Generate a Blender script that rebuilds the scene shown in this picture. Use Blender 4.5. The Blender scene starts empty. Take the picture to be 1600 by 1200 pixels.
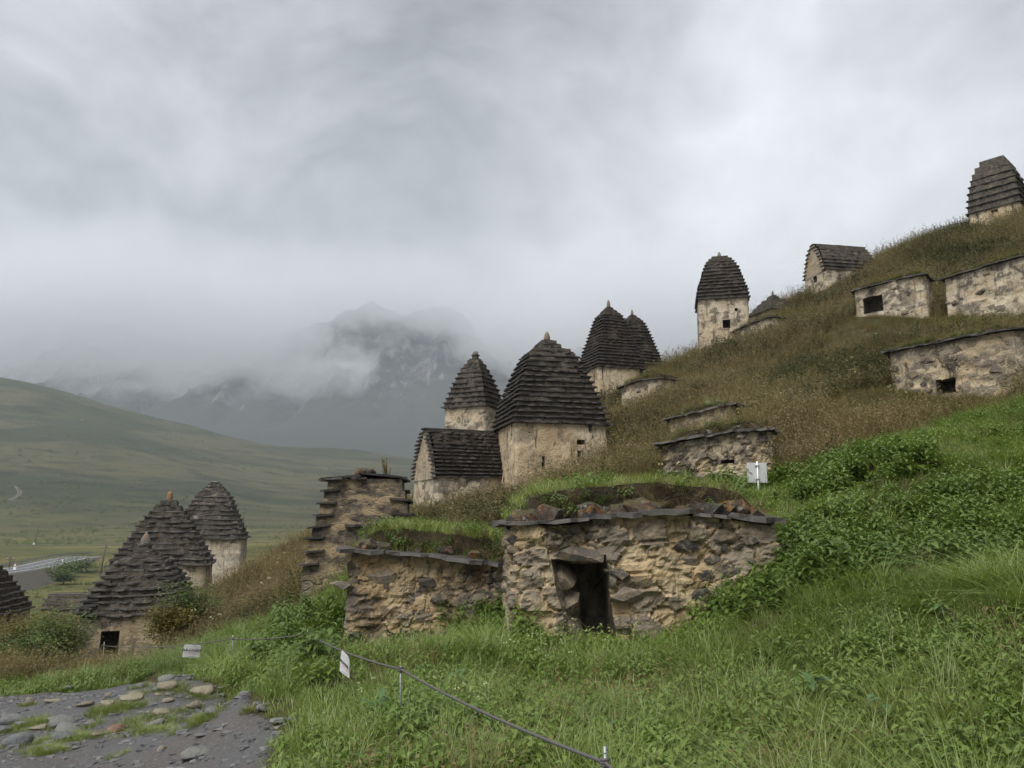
import bpy, bmesh, math, random
import numpy as np
from mathutils import Vector, Matrix, Euler

random.seed(7)
rng = np.random.default_rng(7)
scene = bpy.context.scene
COL = scene.collection

# ------------------------------------------------------------------ camera
F = 1200.0                       # focal length in pixels of the 1600 px wide photograph
PITCH = math.atan(215.0 / F)
cam_data = bpy.data.cameras.new("camera")
cam_data.sensor_width = 36.0
cam_data.lens = 36.0 * F / 1600.0
cam_data.clip_start = 0.1
cam_data.clip_end = 20000.0
cam = bpy.data.objects.new("camera", cam_data)
cam.location = (0, 0, 0)
cam.rotation_euler = (math.pi / 2 + PITCH, 0, 0)
COL.objects.link(cam)
scene.camera = cam

# ------------------------------------------------------------------ render settings
scene.view_settings.view_transform = 'Standard'
scene.view_settings.look = 'None'
scene.view_settings.exposure = 1.5
scene.view_settings.gamma = 1.0
scene.view_settings.use_curve_mapping = False
cy = scene.cycles
cy.max_bounces = 6
cy.diffuse_bounces = 3
cy.glossy_bounces = 2
cy.transmission_bounces = 3
cy.transparent_max_bounces = 8
cy.volume_bounces = 3
cy.use_denoising = True
cy.volume_step_rate = 1.0
cy.volume_max_steps = 256
cy.use_adaptive_sampling = True
cy.adaptive_threshold = 0.015


# ------------------------------------------------------------------ node helper
class NT:
    def __init__(self, tree):
        self.t = tree
        self.n = tree.nodes
        self.l = tree.links

    def new(self, kind, **kw):
        nd = self.n.new(kind)
        for k, v in kw.items():
            setattr(nd, k, v)
        return nd

    def put(self, sock, v):
        if v is None:
            return
        if hasattr(v, 'is_output'):
            self.l.new(v, sock)
        else:
            if sock.type == 'RGBA' and not isinstance(v, (int, float)) and len(v) == 3:
                v = (v[0], v[1], v[2], 1.0)
            sock.default_value = v

    def coord(self, which='Object'):
        return self.new('ShaderNodeTexCoord').outputs[which]

    def mapping(self, vec, scale=(1, 1, 1), loc=(0, 0, 0), rot=(0, 0, 0)):
        m = self.new('ShaderNodeMapping')
        self.put(m.inputs['Vector'], vec)
        m.inputs['Scale'].default_value = scale
        m.inputs['Location'].default_value = loc
        m.inputs['Rotation'].default_value = rot
        return m.outputs[0]

    def noise(self, vec, scale, detail=4, rough=0.55, dist=0.0, color=False):
        m = self.new('ShaderNodeTexNoise')
        self.put(m.inputs['Vector'], vec)
        m.inputs['Scale'].default_value = scale
        m.inputs['Detail'].default_value = detail
        m.inputs['Roughness'].default_value = rough
        m.inputs['Distortion'].default_value = dist
        return m.outputs['Color' if color else 'Fac']

    def voronoi(self, vec, scale, feature='F1', out='Distance', rand=1.0):
        m = self.new('ShaderNodeTexVoronoi', feature=feature)
        self.put(m.inputs['Vector'], vec)
        m.inputs['Scale'].default_value = scale
        m.inputs['Randomness'].default_value = rand
        return m.outputs[out]

    def ramp(self, fac, stops, interp='LINEAR'):
        m = self.new('ShaderNodeValToRGB')
        m.color_ramp.interpolation = interp
        self.put(m.inputs[0], fac)
        els = m.color_ramp.elements
        while len(els) < len(stops):
            els.new(0.5)
        for e, (p, c) in zip(els, stops):
            e.position = p
            e.color = (c, c, c, 1) if isinstance(c, (int, float)) else (c[0], c[1], c[2], 1)
        return m.outputs[0]

    def step(self, fac, a, b):
        m = self.new('ShaderNodeMapRange', interpolation_type='SMOOTHSTEP')
        self.put(m.inputs[0], fac)
        m.inputs[1].default_value = a
        m.inputs[2].default_value = b
        return m.outputs[0]

    def mix(self, fac, a, b, mode='MIX'):
        m = self.new('ShaderNodeMix', data_type='RGBA', blend_type=mode)
        self.put(m.inputs[0], fac)
        self.put(m.inputs[6], a)
        self.put(m.inputs[7], b)
        return m.outputs[2]

    def math(self, op, a, b=None, c=None, clamp=False):
        m = self.new('ShaderNodeMath', operation=op, use_clamp=clamp)
        self.put(m.inputs[0], a)
        self.put(m.inputs[1], b)
        self.put(m.inputs[2], c)
        return m.outputs[0]

    def vmath(self, op, a, b=None, out=0):
        m = self.new('ShaderNodeVectorMath', operation=op)
        self.put(m.inputs[0], a)
        if b is not None:
            self.put(m.inputs[1], b)
        return m.outputs['Value'] if op in ('DOT_PRODUCT', 'LENGTH', 'DISTANCE') else m.outputs[0]

    def sep(self, v):
        m = self.new('ShaderNodeSeparateXYZ')
        self.put(m.inputs[0], v)
        return m.outputs

    def bump(self, h, strength=0.5, dist=0.02, normal=None):
        m = self.new('ShaderNodeBump')
        m.inputs['Strength'].default_value = strength
        m.inputs['Distance'].default_value = dist
        self.put(m.inputs['Height'], h)
        if normal is not None:
            self.put(m.inputs['Normal'], normal)
        return m.outputs[0]

    def objrand(self):
        return self.new('ShaderNodeObjectInfo').outputs['Random']

    def attr(self, name, kind='GEOMETRY', out='Fac'):
        m = self.new('ShaderNodeAttribute', attribute_type=kind, attribute_name=name)
        return m.outputs[out]


def material(name):
    m = bpy.data.materials.new(name)
    m.use_nodes = True
    m.node_tree.nodes.clear()
    return m, NT(m.node_tree)


def surface(N, color, rough=0.9, normal=None, spec=0.25, metallic=0.0):
    b = N.new('ShaderNodeBsdfPrincipled')
    N.put(b.inputs['Base Color'], color)
    N.put(b.inputs['Roughness'], rough)
    b.inputs['Specular IOR Level'].default_value = spec
    N.put(b.inputs['Metallic'], metallic)
    if normal is not None:
        N.put(b.inputs['Normal'], normal)
    o = N.new('ShaderNodeOutputMaterial')
    N.l.new(b.outputs[0], o.inputs['Surface'])
    return b, o


# ------------------------------------------------------------------ world: overcast cloud deck over a Nishita sky
SUN_EL, SUN_AZ = math.radians(58), math.radians(215)      # azimuth clockwise from +Y
world = bpy.data.worlds.new("World")
scene.world = world
world.use_nodes = True
world.node_tree.nodes.clear()
W = NT(world.node_tree)
sky = W.new('ShaderNodeTexSky', sky_type='NISHITA')
sky.sun_disc = False
sky.sun_elevation = SUN_EL
sky.sun_rotation = SUN_AZ
bg_sky = W.new('ShaderNodeBackground')
W.put(bg_sky.inputs[0], sky.outputs[0])
bg_sky.inputs[1].default_value = 0.08
d = W.coord('Generated')
warp = W.noise(d, 2.2, 3, 0.5, color=True)
d2 = W.mapping(d, (1, 1, 1.2))
dw = W.vmath('ADD', d, W.vmath('SCALE', warp, None))
sc_node = dw.node.inputs[1].links[0].from_node
sc_node.inputs['Scale'].default_value = 0.30
dz_ = W.mapping(dw, (1, 1, 1.35), (2.3, 1.1, .4))
n_big = W.noise(dz_, 2.4, 2, 0.45)
n_mid = W.noise(dz_, 5.2, 7, 0.58, 0.15)
n_fine = W.noise(dz_, 14.0, 6, 0.60, 0.1)


def lobe(px, py, width_deg, amp):
    """one thinner (or denser) part of the cloud deck, soft-edged, given by its bearing"""
    u, v = (px - 800) / F, (600 - py) / F
    v3 = Vector((u, math.cos(PITCH) - v * math.sin(PITCH), math.sin(PITCH) + v * math.cos(PITCH))).normalized()
    dt = W.vmath('DOT_PRODUCT', W.vmath('NORMALIZE', dw), None)
    dt.node.inputs[1].default_value = Vector((v3.x + 0.15, v3.y + 0.15, v3.z + 0.15)).normalized()
    s = W.step(dt, math.cos(math.radians(width_deg)), 1.0)
    return W.math('MULTIPLY', s, amp)


val = W.math('MULTIPLY_ADD', W.math('SUBTRACT', n_big, 0.5), 0.40, 0.46)
val = W.math('ADD', val, W.math('MULTIPLY', W.math('SUBTRACT', n_mid, 0.5), 0.50))
val = W.math('ADD', val, W.math('MULTIPLY', W.math('SUBTRACT', n_fine, 0.5), 0.30))
for (px_, py_, wd_, am_) in ((1300, 300, 20, 0.20), (1080, 400, 9, 0.12), (850, 410, 6, 0.14), (170, 260, 15, 0.07), (500, 290, 8, 0.06),
                             (820, 260, 14, -0.07), (620, 120, 17, -0.03), (200, 480, 15, -0.10), (520, 420, 9, -0.05), (1300, 60, 10, 0.05)):
    val = W.math('ADD', val, lobe(px_, py_, wd_, am_))
val = W.math('MAXIMUM', val, 0.12)
ccol = W.mix(W.step(val, 0.30, 0.62), (0.92, 0.95, 1.0), (0.955, 0.975, 1.0))
ccol = W.mix(1.0, ccol, val, 'MULTIPLY')
bg_cloud = W.new('ShaderNodeBackground')
W.put(bg_cloud.inputs[0], ccol)
bg_cloud.inputs[1].default_value = 0.435
mixw = W.new('ShaderNodeMixShader')
mixw.inputs[0].default_value = 0.95
W.l.new(bg_sky.outputs[0], mixw.inputs[1])
W.l.new(bg_cloud.outputs[0], mixw.inputs[2])
wo = W.new('ShaderNodeOutputWorld')
W.l.new(mixw.outputs[0], wo.inputs['Surface'])

sun_data = bpy.data.lights.new("sun", 'SUN')
sun_data.energy = 1.5
sun_data.angle = math.radians(50)
sun_data.color = (1.0, 0.97, 0.92)
sun = bpy.data.objects.new("sun", sun_data)
sdir = Vector((math.sin(SUN_AZ) * math.cos(SUN_EL), math.cos(SUN_AZ) * math.cos(SUN_EL), math.sin(SUN_EL)))
sun.rotation_euler = sdir.to_track_quat('Z', 'Y').to_euler()
sun.location = (0, 0, 60)
COL.objects.link(sun)


# ------------------------------------------------------------------ numeric helpers
_TAB = rng.random(8192)


def vnoise(x, y, z, seed=0):
    xi, yi, zi = np.floor(x).astype(np.int64), np.floor(y).astype(np.int64), np.floor(z).astype(np.int64)
    fx, fy, fz = x - xi, y - yi, z - zi
    fx, fy, fz = fx * fx * (3 - 2 * fx), fy * fy * (3 - 2 * fy), fz * fz * (3 - 2 * fz)

    def h(a, b, c):
        return _TAB[((a * 73856093) ^ (b * 19349663) ^ (c * 83492791) ^ (seed * 2654435)) & 8191]
    r = 0
    for dx in (0, 1):
        for dy in (0, 1):
            for dz in (0, 1):
                w = (fx if dx else 1 - fx) * (fy if dy else 1 - fy) * (fz if dz else 1 - fz)
                r = r + w * h(xi + dx, yi + dy, zi + dz)
    return r


def fbm(x, y, z, octs=4, seed=0, gain=0.5):
    x, y, z = np.asarray(x, float), np.asarray(y, float), np.asarray(z, float)
    x, y, z = np.broadcast_arrays(x, y, z)
    a, s, t = 1.0, 0.0, 0.0
    for o in range(octs):
        f = 2.03 ** o
        s = s + a * vnoise(x * f + 17.3 * o, y * f - 9.1 * o, z * f + 4.7 * o, seed + o)
        t += a
        a *= gain
    return s / t - 0.5          # about -0.5 .. 0.5


def worley(x, y, seed=0):
    """distance to the nearest joint and a random number per stone"""
    xi, yi = np.floor(x).astype(np.int64), np.floor(y).astype(np.int64)
    d1, d2, idd = np.full(x.shape, 9.0), np.full(x.shape, 9.0), np.zeros(x.shape)
    for dx in (-1, 0, 1):
        for dy in (-1, 0, 1):
            a, b = xi + dx, yi + dy
            h = ((a * 73856093) ^ (b * 19349663) ^ (seed * 2654435))
            r1, r2, r3 = _TAB[h & 8191], _TAB[(h * 7 + 13) & 8191], _TAB[(h * 13 + 101) & 8191]
            q = np.hypot(a + .5 + .85 * (r1 - .5) - x, b + .5 + .85 * (r2 - .5) - y)
            near = q < d1
            d2 = np.where(near, d1, np.minimum(d2, q))
            idd = np.where(near, r3, idd)
            d1 = np.where(near, q, d1)
    return d2 - d1, idd


def tanel(py):
    return math.tan(PITCH + math.atan((600 - py) / F))


def P(px, py, d):
    """the point seen at pixel (px, py) of the photograph at d metres ahead"""
    u, v = (px - 800) / F, (600 - py) / F
    k = d / (math.cos(PITCH) - v * math.sin(PITCH))
    return Vector((u * k, d, k * (math.sin(PITCH) + v * math.cos(PITCH))))


class TPS:
    def __init__(self, pts, vals, lam=1e-4):
        p = np.asarray(pts, float)
        n = len(p)
        self.p = p
        K = self.kern(p, p) + lam * np.eye(n)
        Q = np.hstack([np.ones((n, 1)), p])
        A = np.zeros((n + 3, n + 3))
        A[:n, :n] = K
        A[:n, n:] = Q
        A[n:, :n] = Q.T
        b = np.zeros(n + 3)
        b[:n] = vals
        self.c = np.linalg.solve(A, b)

    @staticmethod
    def kern(a, b):
        r2 = ((a[:, None, :] - b[None, :, :]) ** 2).sum(2)
        return 0.5 * r2 * np.log(r2 + 1e-9)

    def __call__(self, q):
        q = np.asarray(q, float)
        out = np.empty(len(q))
        for i in range(0, len(q), 20000):
            s = q[i:i + 20000]
            out[i:i + 20000] = self.kern(s, self.p) @ self.c[:-3] + self.c[-3] + s @ self.c[-2:]
        return out


# ------------------------------------------------------------------ terrain of the near hillside
CTRL = []


def cp(px, py, dd, off=0.0):
    v = P(px, py, dd)
    CTRL.append((v.x, v.y, v.z + off))


def cw(x, y, z):
    CTRL.append((x, y, z))


for (x, y) in ((-9, 3), (-4, 3), (-1, 3), (-6, 6), (-3, 6), (-10, 9), (-6, 9), (-3.2, 9), (-4.5, 11.5), (-12, 4), (0, -4), (-6, -4)):
    cw(x, y, -1.6 - 0.058 * y + 0.03 * (x + 2) - (0.09 * max(0, -x - 5)))
cw(0.6, 3, -1.5); cw(0.4, 5.5, -1.44); cp(626, 1108, 5.3, -.14); cp(364, 1024, 10.8, -.15); cp(480, 1034, 8.4, -.15); cw(2.0, 3.2, -1.36); cw(3.5, 2.5, -1.2); cw(6, 2, -0.8); cw(8, -4, -0.6); cw(0.0, 7.5, -1.54)
cp(1600, 1000, 5.5, -.3); cp(1600, 800, 9, -.35); cp(1600, 700, 12, -.3); cp(1600, 622, 16, -.25); cp(1400, 674, 15, -.25)
cp(1250, 733, 14, -.25); cp(1180, 758, 13.6, -.2); cp(1300, 1000, 6.5, -.25); cp(1200, 900, 8.8, -.35); cp(1350, 850, 9.5, -.4)
cp(1100, 955, 9.4, -.2); cp(1225, 850, 10.2, -.25); cp(1000, 1005, 9.2, -.1); cp(880, 1008, 9.5, 0); cp(800, 1005, 9.6, -.05)
cw(0.9, 10.2, -1.55); cw(0.9, 10.9, -1.5)
cp(900, 782, 12.9, -.25); cp(1050, 772, 13.0, -.25); cp(1000, 760, 14.6, -.2)
cp(540, 1003, 12.1, -.12); cp(680, 990, 11.7, -.2); cp(790, 960, 11.2, -.3); cp(600, 838, 14.6, -.35); cp(760, 838, 14.4, -.35)
cp(480, 1040, 8.2, -.05); cp(400, 1030, 11, -.25); cp(480, 945, 15.5, -.25); cp(400, 962, 15, -.3); cp(300, 1010, 14, -.3)
cp(180, 1045, 13, -.3); cp(0, 1062, 12.5, -.2); cp(-150, 1075, 12.5, -.2); cp(150, 1022, 19, -.75); cp(0, 1010, 18, -.8); cp(172, 1012, 20.2, -.35); cp(110, 1018, 21, -.5)
cp(250, 990, 19, -.75); cp(330, 955, 20, -.7); cp(440, 842, 27, -.65); cp(400, 880, 24, -.8); cp(340, 945, 23, -.9); cp(310, 930, 30, -.75)
cp(350, 905, 35, -.8); cp(20, 985, 26, -.5); cp(100, 968, 33, -.6); cp(-200, 1000, 26, -.3)
cp(645, 788, 23, -.3); cp(700, 792, 21, -.3); cp(770, 795, 23, -.2); cp(740, 805, 18, -.4); cp(640, 808, 18, -.4); cp(850, 768, 20, -.4)
cp(945, 702, 24, -.4); cp(640, 790, 30, -.3); cp(700, 760, 36, -.2); cp(560, 830, 26, -.4)
cp(930, 642, 39, -.2); cp(1000, 622, 33, -.4); cp(1030, 580, 40, -.5); cp(1086, 556, 44, -.4); cp(1150, 525, 44, -.45); cp(1190, 505, 47, -.4)
cp(1250, 470, 47, -.4); cp(1370, 416, 44, -.5); cp(1500, 352, 43, -.8); cp(1600, 326, 43, -.8); cp(1750, 262, 43, -.5)
cp(1040, 705, 22, -.4); cp(1030, 752, 16.2, -.2); cp(1200, 728, 16.6, -.3); cp(1045, 665, 20, -.3); cp(1150, 648, 20, -.4)
cp(1200, 606, 25, -.45); cp(1250, 560, 31, -.45); cp(1385, 602, 21.5, -.2); cp(1590, 600, 20.5, -.3); cp(1480, 616, 20.3, -.2)
cp(1335, 497, 31.5, -.2); cp(1440, 480, 31.5, -.3); cp(1475, 492, 29, -.3); cp(1600, 475, 29, -.4); cp(1440, 442, 36, -.4); cp(1560, 395, 35, -.4)
cp(1440, 530, 26, -.4); cp(1560, 500, 25.5, -.4); cp(1400, 648, 18.5, -.4); cp(1300, 690, 17.6, -.4); cp(1120, 600, 28, -.45)
cp(1100, 570, 36, -.4); cp(1280, 500, 39, -.45)
cp(1480, 618, 21.9, -.15); cp(1400, 606, 21.6, -.15); cp(1290, 466, 45, -1.2); cp(1250, 474, 45, -1.0); cp(1030, 757, 16.0, -.2); cp(1120, 752, 16.2, -.3)
cw(20, 20, 6.5); cw(24, 12, 6.5); cw(14, 4, 1.2); cw(20, 2, 3.5); cw(38, 30, 16); cw(44, 44, 21); cw(22, -6, 3)
cw(-28, 10, -6.5); cw(-24, 2, -4.5); cw(-35, 30, -13); cw(-22, 42, -9); cw(-12, 50, -8.5); cw(-4, 52, -5); cw(3, 55, 2.5); cw(-30, 60, -19)
cw(-60, 40, -21); cw(-60, 0, -16); cw(-10, 75, -18); cw(10, 62, 5); cw(16, 64, 10); cw(24, 66, 14); cw(38, 70, 20); cw(60, 70, 27); cw(60, 20, 22)
cw(10, 90, -6); cw(40, 95, 15); cw(-40, 90, -24); cw(70, -6, 15)
C_ = np.array(CTRL)
_near = TPS(C_[:, :2] / 10.0, C_[:, 2])


def ground_raw(x, y):
    x = np.atleast_1d(np.asarray(x, float))
    y = np.atleast_1d(np.asarray(y, float))
    return _near(np.stack([x, y], 1) / 10.0)


def ground(x, y):
    x = np.atleast_1d(np.asarray(x, float))
    y = np.atleast_1d(np.asarray(y, float))
    r = np.sqrt(x * x + y * y)
    amp = 0.10 + 0.012 * np.clip(r, 0, 50)
    sx, sy = (x - 6.35) * .86 + (y - 12.15) * .5, -(x - 6.35) * .5 + (y - 12.15) * .86
    dip = .42 * np.exp(-(sx / .85) ** 2 - (sy / .30) ** 2)
    return ground_raw(x, y) - dip + amp * fbm(x * 0.55, y * 0.55, 0, 3, 11) + 0.05 * fbm(x * 3, y * 3, 0, 3, 12)


def g1(x, y):
    return float(ground(x, y)[0])


def hit(px, py, dmin=2.0, dmax=70.0):
    """first ground point along the sight line through a pixel"""
    ds = np.linspace(dmin, dmax, 1400)
    a, b = P(px, py, 1.0), None
    z = a.z * ds
    gz = ground(a.x * ds, ds)
    k = np.argmax(gz >= z)
    if gz[k] < z[k]:
        k = len(ds) - 1
    return Vector((a.x * ds[k], ds[k], float(gz[k])))


# ------------------------------------------------------------------ mesh helpers
def mesh_obj(name, verts, faces, mat=None, parent=None, smooth=True, me=None):
    if me is None:
        me = bpy.data.meshes.new(name)
        me.from_pydata([tuple(map(float, v)) for v in verts], [], [tuple(map(int, f)) for f in faces])
        if mat is not None:
            me.materials.append(mat)
        if smooth:
            me.polygons.foreach_set('use_smooth', [True] * len(me.polygons))
        me.update()
    o = bpy.data.objects.new(name, me)
    COL.objects.link(o)
    if parent is not None:
        o.parent = parent
    return o


def tag(o, label=None, cat=None, group=None, kind=None):
    if label:
        o['label'] = label
    if cat:
        o['category'] = cat
    if group:
        o['group'] = group
    if kind:
        o['kind'] = kind
    return o


def empty(name, loc, rz=0.0):
    o = bpy.data.objects.new(name, None)
    o.empty_display_size = 0.3
    o.location = loc
    o.rotation_euler = (0, 0, rz)
    COL.objects.link(o)
    return o


def grid_faces(nr, nc, closed=False):
    f = []
    for r in range(nr - 1):
        for c in range(nc if closed else nc - 1):
            c2 = (c + 1) % nc
            f.append((r * nc + c, r * nc + c2, (r + 1) * nc + c2, (r + 1) * nc + c))
    return f


def tube(points, radius, sides=6):
    V, Fc = [], []
    pts = [Vector(p) for p in points]
    rad = radius if isinstance(radius, (list, tuple)) else [radius] * len(pts)
    for i, p in enumerate(pts):
        t = (pts[min(i + 1, len(pts) - 1)] - pts[max(i - 1, 0)]).normalized()
        up = Vector((0, 0, 1)) if abs(t.z) < 0.9 else Vector((1, 0, 0))
        a = t.cross(up).normalized()
        b = t.cross(a).normalized()
        for k in range(sides):
            an = 2 * math.pi * k / sides
            V.append(p + a * (math.cos(an) * rad[i]) + b * (math.sin(an) * rad[i]))
    n = len(pts)
    Fc = grid_faces(n, sides, True)
    Fc.append(tuple(range(sides))[::-1])
    Fc.append(tuple((n - 1) * sides + k for k in range(sides)))
    return V, Fc


def box_vf(x0, x1, y0, y1, z0, z1):
    V = [(x, y, z) for z in (z0, z1) for y in (y0, y1) for x in (x0, x1)]
    Fc = [(0, 2, 3, 1), (4, 5, 7, 6), (0, 1, 5, 4), (2, 6, 7, 3), (0, 4, 6, 2), (1, 3, 7, 5)]
    return V, Fc


def merge(parts):
    V, Fc = [], []
    for v, f in parts:
        b = len(V)
        V += [tuple(q) for q in v]
        Fc += [tuple(i + b for i in q) for q in f]
    return V, Fc


# ------------------------------------------------------------------ materials
def make_plaster(name, tan=(0.43, 0.32, 0.185), pale=(0.50, 0.41, 0.27), stone=(0.17, 0.155, 0.14), stone_amt=0.5, streak=0.6, lich=0.0, fine=1.0, stone_attr=0.0, stain=0.0):
    m, N = material(name)
    co = N.coord('Object')
    rnd = N.objrand()
    co = N.vmath('ADD', co, N.vmath('SCALE', (1, 1, 1), None))
    N.put(co.node.inputs[1].links[0].from_node.inputs['Scale'], N.math('MULTIPLY', rnd, 37.0))
    big = N.noise(co, 0.9 * fine, 5, 0.6)
    mid = N.noise(co, 3.4 * fine, 6, 0.62, 0.4)
    fin = N.noise(co, 22.0 * fine, 4, 0.65)
    col = N.mix(N.step(big, 0.36, 0.64), tan, pale)
    col = N.mix(N.math('MULTIPLY', N.step(mid, 0.52, 0.70), 0.6), col, (0.36, 0.22, 0.10))
    # bare rubble where the render has fallen off
    vor = N.voronoi(N.vmath('ADD', co, N.vmath('SCALE', N.noise(co, 3.0, 2, color=True), None)), 4.6 * fine, 'F1', 'Color')
    vdis = N.voronoi(co, 4.6 * fine, 'DISTANCE_TO_EDGE', 'Distance')
    bare = N.step(N.noise(co, 1.6 * fine, 6, 0.66, 0.6), 0.66 - 0.25 * stone_amt, 0.72 - 0.25 * stone_amt)
    scol = N.mix(N.sep(vor)[0], stone, (stone[0] * 1.9, stone[1] * 1.85, stone[2] * 1.7))
    scol = N.mix(N.step(N.sep(vor)[1], 0.6, 0.8), scol, tan)
    col = N.mix(bare, col, scol)
    if stone_attr:
        sid, sed = N.attr('stone_id'), N.attr('stone_edge')
        sm_ = N.math('MULTIPLY', N.step(N.math('ADD', sed, N.math('MULTIPLY', N.math('SUBTRACT', mid, 0.5), 0.35)), 0.05, 0.16), N.step(N.math('ADD', sid, N.math('MULTIPLY', N.math('SUBTRACT', big, 0.5), 1.6)), 0.60 - 0.4 * stone_attr, 0.80 - 0.4 * stone_attr))
        sc_ = N.ramp(N.math('FRACT', N.math('MULTIPLY', sid, 7.31)), [(0.0, (0.075, 0.07, 0.068)), (0.3, (0.15, 0.135, 0.12)), (0.5, (0.24, 0.20, 0.15)), (0.75, (0.12, 0.10, 0.085)), (1.0, (0.28, 0.25, 0.205))])
        sc_ = N.mix(N.step(mid, 0.4, 0.65), sc_, N.mix(0.5, sc_, (0.30, 0.25, 0.175)))
        col = N.mix(N.math('MULTIPLY', sm_, 0.9), col, sc_)
        col = N.mix(N.math('MULTIPLY', N.step(sed, 0.09, 0.0), 0.35), col, (0.16, 0.12, 0.075))
    # rain streaks run down from the eaves
    st = N.noise(N.mapping(co, (2.6, 2.6, 0.32)), 1.5 * fine, 5, 0.66, 0.3)
    sm = N.math('MULTIPLY', N.step(st, 0.560, 0.635), streak, clamp=True)
    col = N.mix(sm, col, (0.045, 0.042, 0.038))
    st2 = N.noise(N.mapping(co, (5.0, 5.0, 0.7)), 1.9 * fine, 4, 0.6)
    col = N.mix(N.math('MULTIPLY', N.step(st2, 0.55, 0.72), 0.45 * streak), col, (0.15, 0.135, 0.115))
    if stain:
        bs = N.math('MULTIPLY', N.step(N.noise(N.mapping(co, (1, 1, .8), (3, 1, 7)), 1.25, 6, 0.68, 0.5), 0.50, 0.60), stain)
        col = N.mix(bs, col, (0.055, 0.050, 0.044))
        rs_ = N.math('MULTIPLY', N.step(N.noise(N.mapping(co, (3.0, 3.0, 0.6), (1, 6, 2)), 1.3, 5, 0.62), 0.60, 0.68), stain)
        col = N.mix(rs_, col, (0.22, 0.12, 0.055))
    spots = N.step(N.noise(co, 9.0 * fine, 5, 0.7), 0.59, 0.67)
    col = N.mix(N.math('MULTIPLY', spots, 0.7), col, (0.08, 0.072, 0.065))
    if lich:
        lm = N.math('MULTIPLY', N.step(N.noise(co, 5.0, 5, 0.65), 0.60, 0.68), lich)
        col = N.mix(lm, col, (0.42, 0.19, 0.045))
    col = N.mix(N.math('MULTIPLY', N.step(fin, 0.35, 0.7), 0.28), col, (0.23, 0.18, 0.12))
    h = N.math('ADD', N.math('MULTIPLY', mid, 1.2), N.math('MULTIPLY', fin, 0.45))
    h = N.math('ADD', h, N.math('MULTIPLY', N.math('MULTIPLY', N.math('MINIMUM', vdis, 0.12), bare), 9.0))
    surface(N, col, 0.93, N.bump(h, 1.0, 0.07), 0.2)
    return m


M_PLASTER = make_plaster('plaster_tan', tan=(0.50, 0.385, 0.24), pale=(0.58, 0.49, 0.345), stone_amt=0.16, streak=1.1, stone_attr=0.0, stain=.4)
M_PLASTER_PALE = make_plaster('plaster_pale', tan=(0.50, 0.415, 0.29), pale=(0.59, 0.52, 0.40), stone_amt=0.30, streak=.5, stone_attr=.12, stain=.3)
M_RUBBLE_PALE = make_plaster('rubble_pale', tan=(0.44, 0.345, 0.22), pale=(0.50, 0.425, 0.30), stone_amt=0.3, streak=0.8, stone_attr=.55)
M_PLASTER_WHITE = make_plaster('plaster_white', tan=(0.58, 0.50, 0.38), pale=(0.68, 0.62, 0.52), stone_amt=0.16, streak=.9, stain=.35)
M_RUBBLE = make_plaster('rubble_mortar', tan=(0.44, 0.325, 0.18), pale=(0.49, 0.395, 0.25), stone_amt=0.35, streak=0.6, lich=0.2, stone_attr=.62, stain=.25)
M_RUBBLE2 = make_plaster('rubble_streaked', tan=(0.39, 0.285, 0.155), pale=(0.43, 0.335, 0.21), stone_amt=0.45, streak=1.0, lich=0.3, stone_attr=.35, stain=.8)
M_RUIN = make_plaster('ruin_masonry', tan=(0.33, 0.255, 0.155), pale=(0.37, 0.30, 0.20), stone=(0.10, 0.09, 0.08), stone_amt=0.95, streak=.8, lich=0.3, stone_attr=1.0)


def make_slate(name, dark=(0.030, 0.027, 0.026), light=(0.115, 0.100, 0.088), warm=(0.085, 0.055, 0.04)):
    m, N = material(name)
    co = N.coord('Object')
    wp = N.new('ShaderNodeNewGeometry').outputs['Position']
    r = N.objrand()
    col = N.mix(r, dark, light)
    n1 = N.noise(wp, 4.0, 5, 0.65)
    n2 = N.noise(wp, 19.0, 5, 0.7)
    col = N.mix(N.step(n1, 0.4, 0.68), col, N.mix(r, light, warm))
    col = N.mix(N.math('MULTIPLY', N.step(n2, 0.56, 0.70), 0.35), col, (0.16, 0.15, 0.14))
    col = N.mix(N.math('MULTIPLY', N.step(N.noise(wp, 7.0, 5, 0.7), 0.62, 0.70), 0.5), col, (0.10, 0.085, 0.03))
    h = N.math('ADD', N.math('MULTIPLY', n1, 0.5), N.math('MULTIPLY', n2, 0.5))
    surface(N, col, N.math('MULTIPLY_ADD', n1, 0.3, 0.5), N.bump(h, 0.6, 0.03), 0.4)
    return m


M_SLATE = make_slate('slate', (0.024, 0.022, 0.021), (0.080, 0.073, 0.064), (0.055, 0.042, 0.032))  # paler slate: light caught on slab tops is put into the colour
M_SLATE_DARK = make_slate('slate_dark', (0.015, 0.013, 0.012), (0.045, 0.039, 0.035), (0.036, 0.025, 0.019))


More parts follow.
